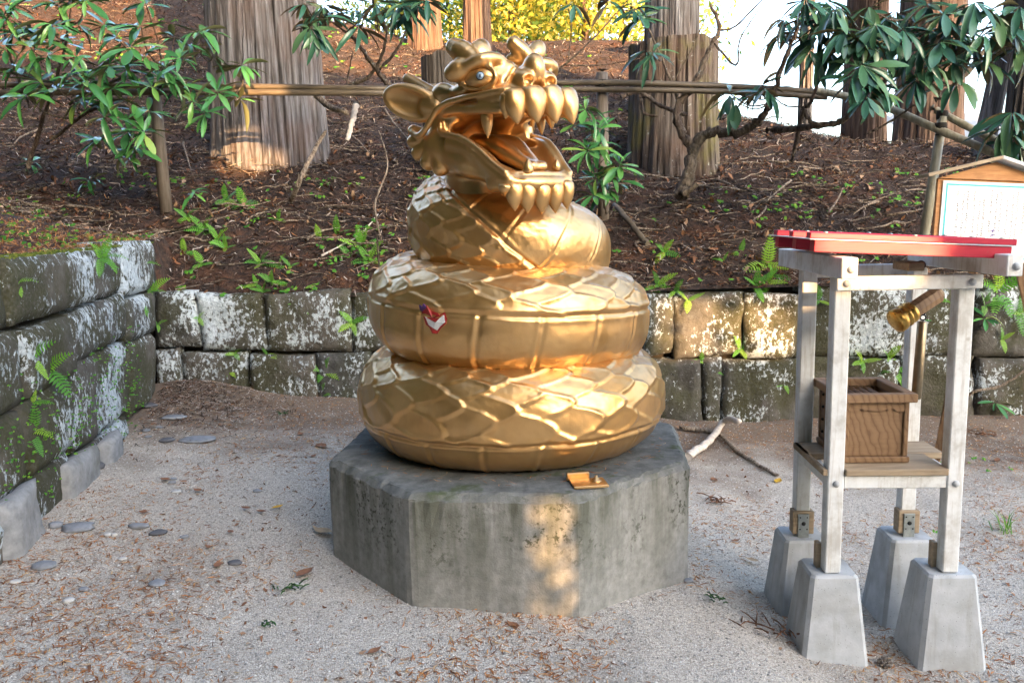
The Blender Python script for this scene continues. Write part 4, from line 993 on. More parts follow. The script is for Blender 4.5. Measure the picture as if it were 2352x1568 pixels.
# ------------------------------------------------------------ striker and chime hanging under the roof
a, b = np.array(at(2066, 733, 3.13)), np.array(at(2150, 678, 3.17)); ax = (b - a) / np.linalg.norm(b - a); L_ = np.linalg.norm(b - a)
sk = thing('bell_striker', 'wooden striker with a brass collar hanging under the red roof', 'striker', a)
MB().lathe(a, ax, [(-.024, .034), (-.019, .045), (.0, .046), (.016, .040), (.019, .035), (.022, .043), (.030, .044), (.034, .036), (.037, .036), (.042, .042), (.060, .041), (.064, .034)], 28).build('brass_collar', G['brass'], sk)
MB().lathe(a + ax * .05, ax, [(0, .033), (L_ - .045, .033), (L_ - .042, .028)], 8, False).build('wooden_shaft', G['boxwood'], sk)
MB().lathe(b + ax * .004, ax, [(0, .020), (.018, .020), (.020, .017)], 8, False).build('shaft_end', G['shelf'], sk)
def ring(c, nrm, R, r, name, par):
    f = frame(nrm, [.3, .2, .9]); n = 18; mb = MB()
    V, F = [], []
    for i in range(n):
        for j in range(6):
            A, B = 2 * math.pi * i / n, 2 * math.pi * j / 6
            V.append(np.asarray(c) + f @ np.array([(R + r * math.cos(B)) * math.cos(A), (R + r * math.cos(B)) * math.sin(A), r * math.sin(B)]))
    F = [(i * 6 + j, ((i + 1) % n) * 6 + j, ((i + 1) % n) * 6 + (j + 1) % 6, i * 6 + (j + 1) % 6) for i in range(n) for j in range(6)]
    return mb.add(V, F, True).build(name, G['iron'], par)
ring(at(2115, 609, 3.10), (.3, 1, 0), .014, .0032, 'screw_eye', sk)
ch = thing('chime_tube', 'slim bronze tube hanging on a short chain beside the offering box', 'chime', at(2104, 920, 3.2))
t0, t1 = np.array(at(2119, 737, 3.2)), np.array(at(2104, 920, 3.2))
MB().lathe(t0, t1 - t0, [(0, .014), (.003, .0185), (.30, .0185), (.303, .016)], 20).build('tube', G['rod'], ch)
for k, (x, y) in enumerate(((2120, 729), (2120, 717), (2120, 706))): ring(at(x, y, 3.2), (1, .3, 0) if k % 2 else (.2, 1, 0), .010, .0028, 'chain_link', ch)
# ------------------------------------------------------------ notice board at the right edge
sg_ = thing('notice_board', 'roofed wooden notice board with white printed sheet behind the red roof', 'sign', (2.95, 5.3, -.2))
th = math.radians(3.5); RB = np.array([[math.cos(th), 0, math.sin(th)], [0, 1, 0], [-math.sin(th), 0, math.cos(th)]]) @ np.array([[1, 0, 0], [0, math.cos(.06), math.sin(.06)], [0, -math.sin(.06), math.cos(.06)]])
SC = np.array([2.995, 5.3, 1.40])
def sb(x, y, z): return SC + RB @ np.array([x, y, z])
MB().box(sb(0, .02, -.0), (.70, .024, .50), RB, bev=.003).build('board', G['signwood'], sg_)
V = [sb(x, y, z) for y in (-.004, .028) for x, z in ((-.352, .251), (.352, .251), (.0, .362))]
MB().add(V, [(0, 1, 2), (5, 4, 3), (0, 3, 4, 1), (1, 4, 5, 2), (2, 5, 3, 0)]).build('gable', G['signwood'], sg_)
sh_ = MB().box(sb(0, .002, -.005), (.640, .008, .485), RB).build('printed_sheet', G['signwhite'], sg_)
for (x, z, w, h) in ((0, .215, .60, .010), (0, -.225, .60, .010)): MB().box(sb(x, -.0035, z), (w, .001, h), RB).build('printed_border', G['cyan'], sh_)
for x in (-.295, .295): MB().box(sb(x, -.0035, -.005), (.010, .001, .428), RB).build('printed_border', G['cyan'], sh_)
mb = MB(); rt = random.Random(5)
for c in range(15):
    x = .262 - c * .0345 - (.008 if c % 3 == 0 else 0); z = .190 - rt.uniform(0, .03); end = -.19 + rt.uniform(0, .14)
    while z > end:
        if rt.random() < .80:
            for q in range(rt.randint(2, 4)): mb.box(sb(x + rt.uniform(-.005, .005), -.0033, z + rt.uniform(-.004, .004)), (rt.uniform(.004, .010), .0006, rt.uniform(.0012, .003)) if rt.random() < .6 else (.0016, .0006, rt.uniform(.004, .009)), RB)
        z -= .0145
tag(mb.build('printed_text', G['ink'], sh_), kind='stuff')
mb = MB()
for k in range(5):
    for q in range(4): mb.box(sb(.012 + rt.uniform(-.012, .012), -.0034, -.06 - k * .030 + rt.uniform(-.009, .009)), (rt.uniform(.008, .022), .0006, .004) if q % 2 else (.004, .0006, rt.uniform(.008, .020)), RB)
mb.build('printed_title', G['violetink'], sh_)
for s in (-1, 1):
    ang = s * .275; Rr = RB @ np.array([[math.cos(ang), 0, math.sin(ang)], [0, 1, 0], [-math.sin(ang), 0, math.cos(ang)]])
    MB().box(sb(s * .222, .01, .322), (.47, .16, .020), Rr, bev=.002).build('roof_board', G['shelf'] if s < 0 else G['white'], sg_)
for xa, xb in ((-.04, -.24), (.22, .62)): MB().tube([sb(xa, .06, -.22), np.array([2.97 + xb, 5.34, -.32])], [.036, .036], 4, True, False).build('leg', G['boxwood'], sg_)
ORD = 'leftmost second third fourth fifth sixth seventh eighth ninth tenth eleventh twelfth thirteenth fourteenth fifteenth sixteenth seventeenth eighteenth nineteenth twentieth twenty-first twenty-second twenty-third twenty-fourth'.split()
def nth(rows, k):
    r = sorted(range(len(rows)), key=lambda i: (rows[i][0] if np.isscalar(rows[i][0]) else rows[i][0][0], i)).index(k)
    return ('leftmost ', '')[r > 0] if r == 0 else ORD[r] + ' '
def fromleft(rows, k): return '' if nth(rows, k) == 'leftmost ' else ' counted from the left'
# ------------------------------------------------------------ bamboo fence on the slope
fc = thing('bamboo_fence', 'low bamboo rail fence tied to wooden posts across the slope', 'fence', (.83, 7.6, 1.46))
def fpost(top, bot, r, mat='post'):
    a, b = np.array(top), np.array(bot); d = (b - a); return MB().tube([a, a + d * .02, b + d * .15], [r * .9, r, r * 1.05], 14).build('post', G[mat], fc)
fpost(at(348, 148, 7.6), at(378, 445, 7.6), .052); fpost(at(1383, 160, 7.6), at(1386, 505, 7.6), .050); fpost(at(2166, 262, 6.75), at(2120, 560, 6.75), .036, 'bamboo_r')
def rail(px, r, name='rail', mat='bamboo'):
    pts = spline([np.array(at(*p)) for p in px], 10); mb = MB(); n = len(pts)
    rad = [r * (1 + (.09 if k % 7 == 0 else 0)) for k in range(n)]
    return mb.tube(pts, rad, 10).build(name, G[mat], fc)
rail([(-40, 196, 7.52), (350, 196, 7.53), (900, 204, 7.52)], .024); rail([(-40, 214, 7.5), (350, 212, 7.5), (900, 214, 7.5)], .026)
rail([(860, 205, 7.68), (1100, 196, 7.66), (1383, 190, 7.53), (1700, 200, 7.45), (1900, 214, 7.3)], .025); rail([(860, 216, 7.68), (1100, 208, 7.66), (1383, 206, 7.52), (1700, 212, 7.42), (1900, 224, 7.3)], .023)
rail([(1860, 205, 7.34), (2010, 238, 7.1), (2160, 300, 6.68), (2290, 356, 6.35), (2420, 425, 6.0)], .030, 'rail', 'bamboo_r')
rail([(2140, 248, 6.85), (2240, 300, 6.6), (2330, 342, 6.4), (2430, 392, 6.2)], .028, 'rail', 'bamboo_r')
for (x, y, Y, r) in ((357, 205, 7.55, .060), (1383, 197, 7.57, .060), (2160, 296, 6.70, .045), (2164, 268, 6.76, .042)):
    p = np.array(at(x, y, Y)); MB().tube([p + np.array([0, 0, -.045]), p + np.array([0, 0, -.02]), p + np.array([0, 0, .02]), p + np.array([0, 0, .045])], [r * .96, r * 1.06, r * 1.06, r * .96], 12).build('cord_tie', G['cord'], fc)

# ------------------------------------------------------------ leaves
def leaf_mesh(name, mat, width=.26, droop=.18, fold=.10, curl=.0):
    xs = [0, .10, .28, .52, .76, .92, 1.0]; ws = [.10, .30, .72, 1.0, .86, .48, .03]; V, F = [], []
    for x, w in zip(xs, ws):
        z = -droop * x * x; h = width / 2 * w
        V += [(x, -h, z + fold * h * 2), (x, 0, z), (x, h, z + fold * h * 2)]
    for k in range(len(xs) - 1):
        a = 3 * k; F += [(a, a + 3, a + 4, a + 1), (a + 1, a + 4, a + 5, a + 2)]
    me = mesh_np(name, np.array(V), F, True); me.materials.append(mat); return me
LM = {m: [leaf_mesh('leaf', G[m], w, d, f) for w, d, f in ((.25, .12, .22), (.28, .28, .15), (.23, .42, .2), (.30, .05, .12))] for m in ('rhodo', 'rhodo2')}
def whorl(plant, P, d, n, Ln, droop=0.0, mat='rhodo', spread=(55, 100), rr=rnd):
    d = np.array(d, float); d /= np.linalg.norm(d); f = frame(d, [.37, .21, .11]); a0 = rr.uniform(0, 6.28)
    for k in range(n):
        az = a0 + k * 2.39996; pol = math.radians(rr.uniform(*spread))
        v = f @ np.array([math.sin(pol) * math.cos(az), math.sin(pol) * math.sin(az), math.cos(pol)])
        v = v + np.array([0, 0, -droop * rr.uniform(.5, 1.3)]); v /= np.linalg.norm(v)
        up = np.array([0, 0, 1.]) + d * .8 if abs(v[2]) < .93 else d
        z = up - v * (up @ v); z /= np.linalg.norm(z); y = np.cross(z, v)
        tw = rr.uniform(-.5, .5); y, z = y * math.cos(tw) + z * math.sin(tw), z * math.cos(tw) - y * math.sin(tw)
        s = Ln * rr.uniform(.62, 1.15); y = y * rr.uniform(.7, 1.25); z = z * rr.uniform(.3, 2.2); st = np.asarray(P) + v * .012 + d * rr.uniform(-.02, .02)
        o = bpy.data.objects.new('leaf', rr.choice(LM[mat])); col.objects.link(o); o.parent = plant; o.matrix_parent_inverse = PINV[plant.name]
        o.matrix_basis = Matrix(((v[0] * s, y[0] * s, z[0] * s, st[0]), (v[1] * s, y[1] * s, z[1] * s, st[1]), (v[2] * s, y[2] * s, z[2] * s, st[2]), (0, 0, 0, 1)))
def limb(plant, pts, r0, r1, name='branch', mat='shrub', n=8):
    P = spline(pts, 7); m = len(P); rad = np.linspace(r0, r1, m) * (1 + .14 * np.sin(np.arange(m) * 1.9 + r0 * 999))
    P = P + np.array([[rnd.uniform(-1, 1) * r0 * .25 for _ in range(3)] for _ in range(m)])
    return MB().tube(P, list(rad), n).build(name, G[mat], plant)
def shrub(label, base, trunks, whorls, Y, Ln, mat='rhodo', droop=.15, tw=.008, up=(0, -.3, 1)):
    """trunks: lists of (px,py,Y,r); whorls: (px,py[,dY[,n]]) each joined by a twig to the nearest trunk point"""
    pl_ = thing('rhododendron_bush', label, 'shrub', base); nodes = []
    for tr in trunks:
        P = [np.array(at(x, y, yy)) for x, y, yy, r in tr]; limb(pl_, P, tr[0][3], tr[-1][3]); nodes += list(spline(P, 4))
    nodes = np.array(nodes)
    for w in whorls:
        dy = w[2] if len(w) > 2 else rnd.uniform(-.25, .25); n = w[3] if len(w) > 3 else rnd.randint(9, 12)
        P = np.array(at(w[0], w[1], Y + dy)); q = nodes[np.argmin(np.linalg.norm(nodes - P, axis=1))]
        mid = (P + q) / 2 + np.array([rnd.uniform(-.05, .05), rnd.uniform(-.05, .05), -.05]); limb(pl_, [q, mid, P], tw, tw * .5, 'twig', n=5)
        d = (P - q) / (np.linalg.norm(P - q) + 1e-6) * .5 + np.array([rnd.uniform(-.3, .3), up[1] + rnd.uniform(-.3, .2), up[2]])
        whorl(pl_, P, d, n, Ln * rnd.uniform(.85, 1.15), droop, mat)
    return pl_
gL = hit(120, 330)
shrub('spreading green rhododendron at the left in front of the big trunk', gL,
      [[(60, 400, 7.6, .022), (90, 300, 7.5, .02), (130, 180, 7.4, .016), (160, 60, 7.4, .010)], [(110, 330, 7.5, .016), (200, 260, 7.3, .014), (290, 230, 7.25, .010), (300, 330, 7.2, .007)], [(160, 240, 7.4, .014), (300, 170, 7.3, .012), (430, 140, 7.25, .010), (470, 100, 7.3, .007)], [(300, 200, 7.3, .012), (420, 215, 7.25, .009), (545, 210, 7.2, .006)], [(70, 250, 7.5, .014), (20, 120, 7.4, .01), (5, 30, 7.4, .007)]],
      [(14, 42), (60, 60), (10, 110), (45, 160), (87, 83), (143, 94), (110, 130), (175, 130), (268, 87), (300, 110), (223, 163), (163, 174), (132, 205), (95, 190), (216, 216), (261, 243), (240, 270), (296, 306), (299, 365), (310, 340), (340, 255), (414, 139), (463, 77), (440, 110), (379, 157), (445, 236), (470, 260), (424, 202), (550, 226), (556, 150), (323, 63), (132, 10), (163, 7), (195, 3), (20, 10), (334, 8), (200, 190), (250, 150), (70, 110), (30, 75), (120, 60), (180, 60), (240, 60), (290, 160), (330, 130), (400, 90), (350, 200), (395, 190), (255, 205), (185, 235), (230, 320), (330, 305), (500, 215), (490, 130), (60, 220)], 7.15, .215)
shrub('rhododendron branches above the fence between the big trunk and the dragon', hit(905, 215),
      [[(905, 210, 7.9, .030), (868, 164, 7.8, .024), (835, 120, 7.6, .018), (800, 70, 7.4, .012)], [(787, 200, 7.8, .020), (845, 178, 7.8, .020), (880, 120, 7.7, .014), (890, 60, 7.6, .010)], [(872, 160, 7.8, .016), (915, 110, 7.7, .013), (945, 38, 7.6, .009)], [(808, 85, 7.45, .010), (760, 50, 7.3, .008), (725, 40, 7.2, .006)], [(795, 200, 7.8, .008), (810, 120, 7.7, .006)]],
      [(718, 40, 0, 13), (712, 62, -.1, 13), (725, 82, -.1, 12), (745, 15), (762, 38), (813, 30), (822, 62, 0, 9), (862, 12), (905, 22), (925, 10), (935, 36, 0, 9), (979, 4), (700, 8), (960, 15)], 7.2, .20, 'rhodo2', .55)
shrub('leafy rhododendron shoot hanging beside the right side of the dragon mouth', hit(1380, 470),
      [[(1392, 490, 7.2, .013), (1378, 400, 7.1, .012), (1372, 320, 7.05, .010), (1350, 250, 7.0, .007)], [(1378, 400, 7.1, .008), (1410, 380, 7.0, .005)]],
      [(1345, 252), (1357, 275), (1320, 288, -.1, 7), (1375, 300), (1378, 334), (1350, 345), (1392, 362), (1423, 381), (1402, 402), (1368, 408), (1364, 452), (1395, 440), (1420, 420)], 6.95, .185)
shrub('twisted rhododendron with bare forked trunk in front of the mossy stump', hit(1562, 450),
      [[(1562, 455, 7.35, .062), (1578, 415, 7.4, .055), (1590, 350, 7.5, .052), (1632, 303, 7.5, .050), (1691, 308, 7.4, .050), (1743, 278, 7.3, .044), (1765, 240, 7.2, .034), (1800, 150, 7.1, .022), (1830, 60, 7.0, .014)],
       [(1590, 345, 7.5, .040), (1562, 300, 7.5, .032), (1557, 245, 7.5, .028), (1594, 195, 7.5, .030), (1625, 122, 7.5, .026), (1650, 66, 7.5, .020), (1632, 10, 7.5, .013)],
       [(1560, 240, 7.5, .014), (1535, 170, 7.6, .010), (1500, 90, 7.6, .008), (1470, 20, 7.6, .006)], [(1540, 200, 7.6, .008), (1585, 120, 7.6, .006), (1630, 20, 7.6, .004)], [(1650, 70, 7.5, .012), (1690, 60, 7.5, .008), (1760, -10, 7.4, .005)], [(1640, 100, 7.5, .012), (1690, 150, 7.45, .010), (1700, 90, 7.4, .007), (1745, 20, 7.4, .004)],
       [(1420, 225, 7.8, .020), (1470, 212, 7.8, .026), (1520, 245, 7.75, .022), (1580, 265, 7.7, .018)], [(1470, 225, 7.8, .018), (1480, 260, 7.75, .016), (1510, 268, 7.7, .010)], [(1562, 450, 7.3, .03), (1600, 425, 7.25, .022)], [(1275, 165, 8.3, .012), (1320, 130, 8.3, .010), (1390, 60, 8.3, .007), (1450, -10, 8.3, .005)], [(1300, 150, 8.3, .008), (1380, 150, 8.3, .006), (1470, 135, 8.2, .004)], [(1305, 140, 8.3, .007), (1312, 60, 8.3, .005), (1300, 0, 8.3, .004)]],
      [(1458, 18), (1470, 40), (1486, 118), (1500, 122, 0, 8), (1319, 8, .9, 8), (1400, 5, .6, 9), (1750, 195), (1735, 205), (1677, 216), (1690, 235, 0, 8), (1804, 46), (1830, 70), (1790, 80, 0, 8)], 7.05, .215, 'rhodo2', .5)
shrub('large-leaved drooping rhododendron overhanging the right corner above the notice board', hit(1830, 365),
      [[(1820, 370, 7.3, .020), (1843, 264, 7.1, .020), (1866, 225, 7.0, .018), (1900, 120, 6.9, .016), (1940, 20, 6.8, .010)], [(1762, 300, 7.3, .03), (1870, 290, 7.0, .040), (1929, 280, 6.9, .036), (1965, 244, 6.8, .032), (2044, 178, 6.7, .028), (2085, 110, 6.6, .022), (2120, 20, 6.5, .014)], [(1843, 246, 7.0, .020), (1868, 282, 6.95, .018), (1930, 284, 6.9, .014)], [(1985, 310, 6.9, .010), (2060, 270, 6.8, .010), (2130, 210, 6.6, .008), (2160, 130, 6.5, .007)], [(2150, 230, 6.9, .028), (2210, 180, 6.9, .026), (2260, 120, 6.9, .022), (2352, 60, 6.9, .018)], [(2300, 320, 6.7, .010), (2320, 270, 6.7, .006)]],
      [(1985, 78, -.2, 14), (1959, 105, -.2, 13), (1978, 150, -.3, 14), (2005, 190, -.3, 13), (2020, 120, 0, 10), (2166, 34, -.2, 13), (2160, 98, -.2, 13), (2206, 78), (2190, 140, 0, 10), (2288, 30), (2260, 80), (2320, 60), (2104, 186, -.1, 11), (2090, 160), (1879, 86), (1900, 110), (1860, 120, 0, 8), (2028, 205, -.2, 10), (1995, 20), (2040, 40), (2061, 30), (1850, 0), (1896, 5), (1930, 40), (2130, 70), (2240, 10), (2210, 20), (2324, 262), (2307, 296), (2345, 300), (2320, 330, 0, 8), (1760, 205, .2, 8), (1940, 75, -.2), (2010, 60, -.3), (2045, 90), (2075, 70), (2110, 110, -.1), (2140, 150, -.1), (2180, 60), (2230, 110), (2260, 140, 0, 9), (2200, 190, 0, 9), (2340, 20), (2340, 110), (1960, 180, -.3, 11), (1990, 225, -.4, 9), (2130, 10), (1920, 15), (1885, 50), (1850, 40)], 6.35, .235, 'rhodo2', .75)
# seedlings on the slope
for k, (x, y, L_) in enumerate([(80, 385, .17), (216, 425, .17), (452, 455, .15), (2250, 740, .14), (2275, 930, .14), (2085, 750, .12)]):
    P = hit(x, y + 14); s = thing('rhododendron_seedling', ['young rhododendron rosette on the bank at far left', 'young rhododendron rosette left of the leaning fence post', 'young rhododendron rosette below the big trunk', 'young rhododendron sprig on the wall right of the stand', 'young rhododendron sprig at the foot of the right wall', 'young rhododendron sprig on the wall seen through the stand'][k], 'seedling', P)
    Q = np.asarray(P) + np.array([0, -.06, .09]); limb(s, [np.asarray(P), (np.asarray(P) + Q) / 2 + np.array([.01, 0, 0]), Q], .006, .004, 'stem', n=5); whorl(s, Q, (0, -.5, 1), 9, L_, .2, 'rhodo', (60, 95))

# ------------------------------------------------------------ ferns
def frond_mesh(name, np_=13, droop=.5, wid=.34, seed=0):
    V, F = [], []; r = random.Random(seed)
    def pos(x): return np.array([x * (1 - .18 * x * droop), 0, .22 * x - droop * .62 * x * x])
    for k in range(np_ + 1):                                   # midrib
        p = pos(k / np_); w = .010 * (1 - k / np_) + .003; V += [p + np.array([0, -w, 0]), p + np.array([0, w, 0])]
    F += [(2 * k, 2 * k + 2, 2 * k + 3, 2 * k + 1) for k in range(np_)]
    for k in range(1, np_ + 1):
        x = (k - .3) / np_; p = pos(x); l = wid * (math.sin(math.pi * min(1, (x * .86 + .14)) ** .8) ** .8) * .5 + .02; w = .9 / np_ * .5
        for s in (-1, 1):
            b = len(V); t = p + np.array([l * .35, s * l, -.15 * l + r.uniform(-.02, .02)])
            m1 = p * .5 + t * .5
            V += [p + np.array([-w * .4, 0, 0]), m1 + np.array([-w * .9, 0, .01]), t, m1 + np.array([w * .9, 0, .01]), p + np.array([w * .6, 0, 0])]
            F += [(b, b + 1, b + 2, b + 3, b + 4)] if s > 0 else [(b + 4, b + 3, b + 2, b + 1, b)]
    me = mesh_np(name, np.array(V), F, False); me.materials.append(G['fern']); return me
FM = [frond_mesh('frond', 13, .5, .36, 1), frond_mesh('frond', 11, .9, .42, 2), frond_mesh('frond', 15, .25, .32, 3), frond_mesh('frond', 9, .7, .5, 4)]
def fern(P, size, n, label, group, face=(0, -1, .55), rr=rnd):
    t = thing('fern', label, 'fern', P, group); f = np.array(face, float); f /= np.linalg.norm(f); a0 = rr.uniform(0, 6.28)
    for k in range(n):
        az = (a0 + k * 6.283 / n + rr.uniform(-.4, .4)) if n > 2 else rr.uniform(-2.6, -.5)
        side = np.array([math.cos(az), 0, math.sin(az)]); v = f * rr.uniform(.35, .8) + side; v /= np.linalg.norm(v)
        z = np.array([0, 0, 1.]) * .6 + f; z -= v * (z @ v); z /= np.linalg.norm(z); y = np.cross(z, v); s = size * rr.uniform(.7, 1.15)
        o = bpy.data.objects.new('frond', rr.choice(FM)); col.objects.link(o); o.parent = t; o.matrix_parent_inverse = PINV[t.name]; st = np.asarray(P) + f * .01
        o.matrix_basis = Matrix(((v[0] * s, y[0] * s, z[0] * s, st[0]), (v[1] * s, y[1] * s, z[1] * s, st[1]), (v[2] * s, y[2] * s, z[2] * s, st[2]), (0, 0, 0, 1)))
rows_ = [(470, 530, .20, 6), (500, 548, .16, 4), (520, 570, .14, 4), (465, 608, .12, 3), (425, 580, .13, 3), (412, 655, .11, 2), (600, 605, .16, 5), (625, 650, .13, 4), (605, 670, .12, 4), (590, 655, .12, 3), (640, 610, .14, 4), (668, 612, .12, 3), (720, 655, .12, 2), (775, 540, .18, 4), (830, 570, .24, 6), (845, 600, .20, 5), (805, 590, .15, 4), (640, 505, .13, 3), (560, 655, .1, 2), (690, 690, .1, 2), (520, 460, .2, 4), (560, 470, .18, 3), (735, 550, .12, 3), (430, 500, .14, 4), (660, 570, .13, 3), (700, 600, .12, 3)][:24]
for k, (x, y, s, n) in enumerate(rows_):
    fern(hit(x, y), s * 1.05, n, nth(rows_, k) + 'small fern on the litter bank left of the dragon' + fromleft(rows_, k), 'ferns on the bank left of the dragon')
rows_ = [(615, 815, .11, 3), (540, 812, .10, 3), (527, 850, .10, 2), (700, 822, .10, 2), (745, 850, .15, 4), (735, 905, .13, 4), (580, 895, .1, 2), (810, 740, .15, 4), (705, 690, .12, 2), (457, 730, .08, 3)]
for k, (x, y, s, n) in enumerate(rows_):
    fern(hit(x, y), s, n, nth(rows_, k) + 'tiny fern in the back wall joints left of the dragon' + fromleft(rows_, k), 'ferns in the back wall joints at left', (0, -1, .2))
rows_ = [(228, 595, .17, 4), (345, 668, .18, 4), (330, 605, .14, 3), (70, 820, .15, 3), (105, 850, .20, 3), (75, 925, .13, 3), (70, 990, .14, 4), (85, 1010, .12, 3), (360, 745, .09, 3), (320, 700, .1, 2), (240, 590, .14, 4), (35, 650, .12, 3)]
for k, (x, y, s, n) in enumerate(rows_):
    fern(hit(x, y), s, n, nth(rows_, k) + 'pale fern growing out of the mossy left wall' + fromleft(rows_, k), 'ferns on the mossy left wall', (.9, -.5, .3))
rows_ = [(1525, 580, .16, 4), (1510, 655, .18, 5), (1580, 690, .14, 3), (1760, 610, .24, 4), (1775, 635, .20, 3), (1735, 655, .20, 4), (1700, 800, .14, 4), (1760, 650, .16, 4), (1660, 600, .12, 3), (1550, 670, .11, 3), (1880, 690, .14, 3), (1980, 830, .15, 4), (2050, 850, .15, 4), (2040, 820, .12, 3), (2290, 670, .24, 5), (2330, 620, .24, 5), (2340, 720, .18, 4), (2260, 700, .15, 4), (2140, 690, .14, 3), (2300, 780, .14, 3), (1640, 850, .09, 3), (1610, 830, .09, 3), (1800, 880, .1, 2), (1700, 580, .12, 3)]
for k, (x, y, s, n) in enumerate(rows_):
    fern(hit(x, y), s, n, nth(rows_, k) + 'fern along the wall right of the dragon' + fromleft(rows_, k), 'ferns along the wall right of the dragon', (0, -1, .45))
# small herbs, clover and moss that nobody could count
def tufts(name, P, size, mat, label, cat, lift=.03):
    n = len(P); k = 3; V, F = [], []
    az = rng.uniform(0, 6.28, (n, k)); s = rng.uniform(.6, 1.3, (n, k)) * size
    c = P[:, None] + rng.normal(0, size * .7, (n, k, 3)) * np.array([1, .7, .3]) + np.array([0, -.01, lift])
    a = np.stack([np.cos(az), np.sin(az) * .5, np.sin(az) * .7], -1) * s[..., None]; b = np.stack([-np.sin(az), np.cos(az) * .5, np.cos(az) * .7 + .2], -1) * s[..., None] * .6
    V = np.stack([c - a, c - a * .2 - b, c + a, c - a * .2 + b], 2).reshape(-1, 3); F = np.arange(n * k * 4).reshape(-1, 4)
    tag(link(name, mesh_np(name, V, F), mat), label, cat, kind='stuff')
P = hill_pts(380, 6.55, 8.6, clump=.12, seed=55); tufts('hill_herbs', P, .020, G['herb'], 'scattered small green herbs along the lower slope', 'herbs')
s = rng.uniform(-1.2, L, 700); q = np.abs(rng.normal(0, .10, 700)); P = OL + s[:, None] * Sd - Nl * q[:, None] + np.array([0, 0, 1.345]); tufts('wall_moss', P, .012, G['moss'], 'yellow-green moss along the top edge of the left wall', 'moss', .006)
s = rng.uniform(-.6, L - .8, 420); z = rng.beta(2, 2, 420) * .75 + .1; P = OL + s[:, None] * Sd + Nl * (.035 + .02 * rng.random((420, 1))) + np.stack([0 * z, 0 * z, z], -1); tufts('wall_clover', P, .007, G['herb'], 'tiny bright clover leaves dotting the mossy left wall', 'clover', .0)
y_ = rng.uniform(5.0, 6.5, 110); P = np.stack([xl(y_) - rng.uniform(.05, 1.2, 110), y_, 0 * y_], -1); P[:, 2] = Hhill(P[:, 0], P[:, 1]); tufts('bank_herbs', P, .018, G['herb'], 'low green herbs on the bank above the left wall', 'herbs', .02)
x_ = rng.uniform(2.2, 4.2, 260); y_ = rng.uniform(3.9, 6.2, 260); k = fbm(x_ * 2, y_ * 2, 88) > .05; P = np.stack([x_, y_, gz(x_, y_)], -1)[k]; tufts('ground_weeds', P, .012, G['herb'], 'patches of low weeds on the ground at the right', 'weeds', .008)
# grass tuft at the right
gp = np.array(hit(2305, 1225)); mb = MB()
for k in range(26):
    a = rnd.uniform(0, 6.28); l = rnd.uniform(.05, .13); d = np.array([math.cos(a) * .7, math.sin(a) * .7, 1.0]); b = gp + np.array([rnd.uniform(-.05, .05), rnd.uniform(-.04, .04), 0]); w = np.array([-math.sin(a), math.cos(a), 0]) * .0022
    mb.add([b - w, b + w, b + d * l * .6 + w, b + d * l * .6 - w, b + d * l * np.array([1.5, 1.5, .85])], [(0, 1, 2, 3), (3, 2, 4)])
o = tag(mb.build('grass_tuft', G['herb']), 'thin tuft of grass on the gravel at the right edge', 'grass')

# ------------------------------------------------------------ single stones, sticks and leaves one can pick out
def pebble(px, py, w, h, mat, label, group=None):
    P = np.array(hit(px, py)); P[2] = gz(P[0], P[1]); r = random.Random(px * 7 + py); V, F = [], []; nu, nv = 10, 6
    a, b, c = w / 2 * .92, w / 2 * r.uniform(.55, .85), h * .75; sd_ = px
    for j in range(nv + 1):
        ph = -math.pi / 2 + math.pi * j / nv
        for i_ in range(nu):
            th = 2 * math.pi * i_ / nu; q = 1 + .55 * float(vnoise(math.cos(th) * 1.3 + sd_, math.sin(th) * 1.3 + j * .5, sd_))
            V.append(P + np.array([a * q * math.cos(ph) ** .7 * math.cos(th) if j not in (0, nv) else 0, b * q * max(0, math.cos(ph)) ** .7 * math.sin(th) if j not in (0, nv) else 0, c * .35 + c * .65 * math.sin(ph)]))
    F = [(j * nu + i_, j * nu + (i_ + 1) % nu, (j + 1) * nu + (i_ + 1) % nu, (j + 1) * nu + i_) for j in range(nv) for i_ in range(nu)]
    return tag(link('pebble' if w < .14 else 'flat_stone', mesh_np('pebble', np.array(V), F, True), G[mat]), label, 'stone', group)
pebble(458, 1013, .27, .030, 'bluestone', 'largest flat blue-grey stone sunk in the gravel left of the pedestal')
pebble(398, 962, .19, .030, 'bluestone', 'flat grey stone behind the largest blue-grey stone'); pebble(337, 920, .15, .03, 'darkstone', 'dark flat stone in the needle drift by the wall corner')
pebble(383, 1015, .11, .03, 'darkstone', 'dark pebble touching the left side of the largest flat stone'); pebble(211, 1070, .15, .07, 'darkstone', 'round dark stone against the left wall foot')
pebble(180, 1213, .17, .035, 'bluestone', 'pair-wide rough grey stone near the left wall'); pebble(128, 1210, .08, .035, 'bluestone', 'blue pebble beside the rough grey stone near the left wall')
pebble(318, 1208, .10, .028, 'bluestone', 'oval grey pebble on the gravel below the round dark stone'); pebble(362, 1224, .085, .022, 'darkstone', 'dark pebble right of the oval grey pebble')
pebble(100, 1300, .11, .03, 'bluestone', 'long pale blue pebble in the left foreground'); pebble(360, 1340, .08, .02, 'bluestone', 'flat pale blue pebble in the middle of the left foreground'); pebble(541, 1294, .07, .02, 'darkstone', 'dark oval pebble between the left foreground and the pedestal')
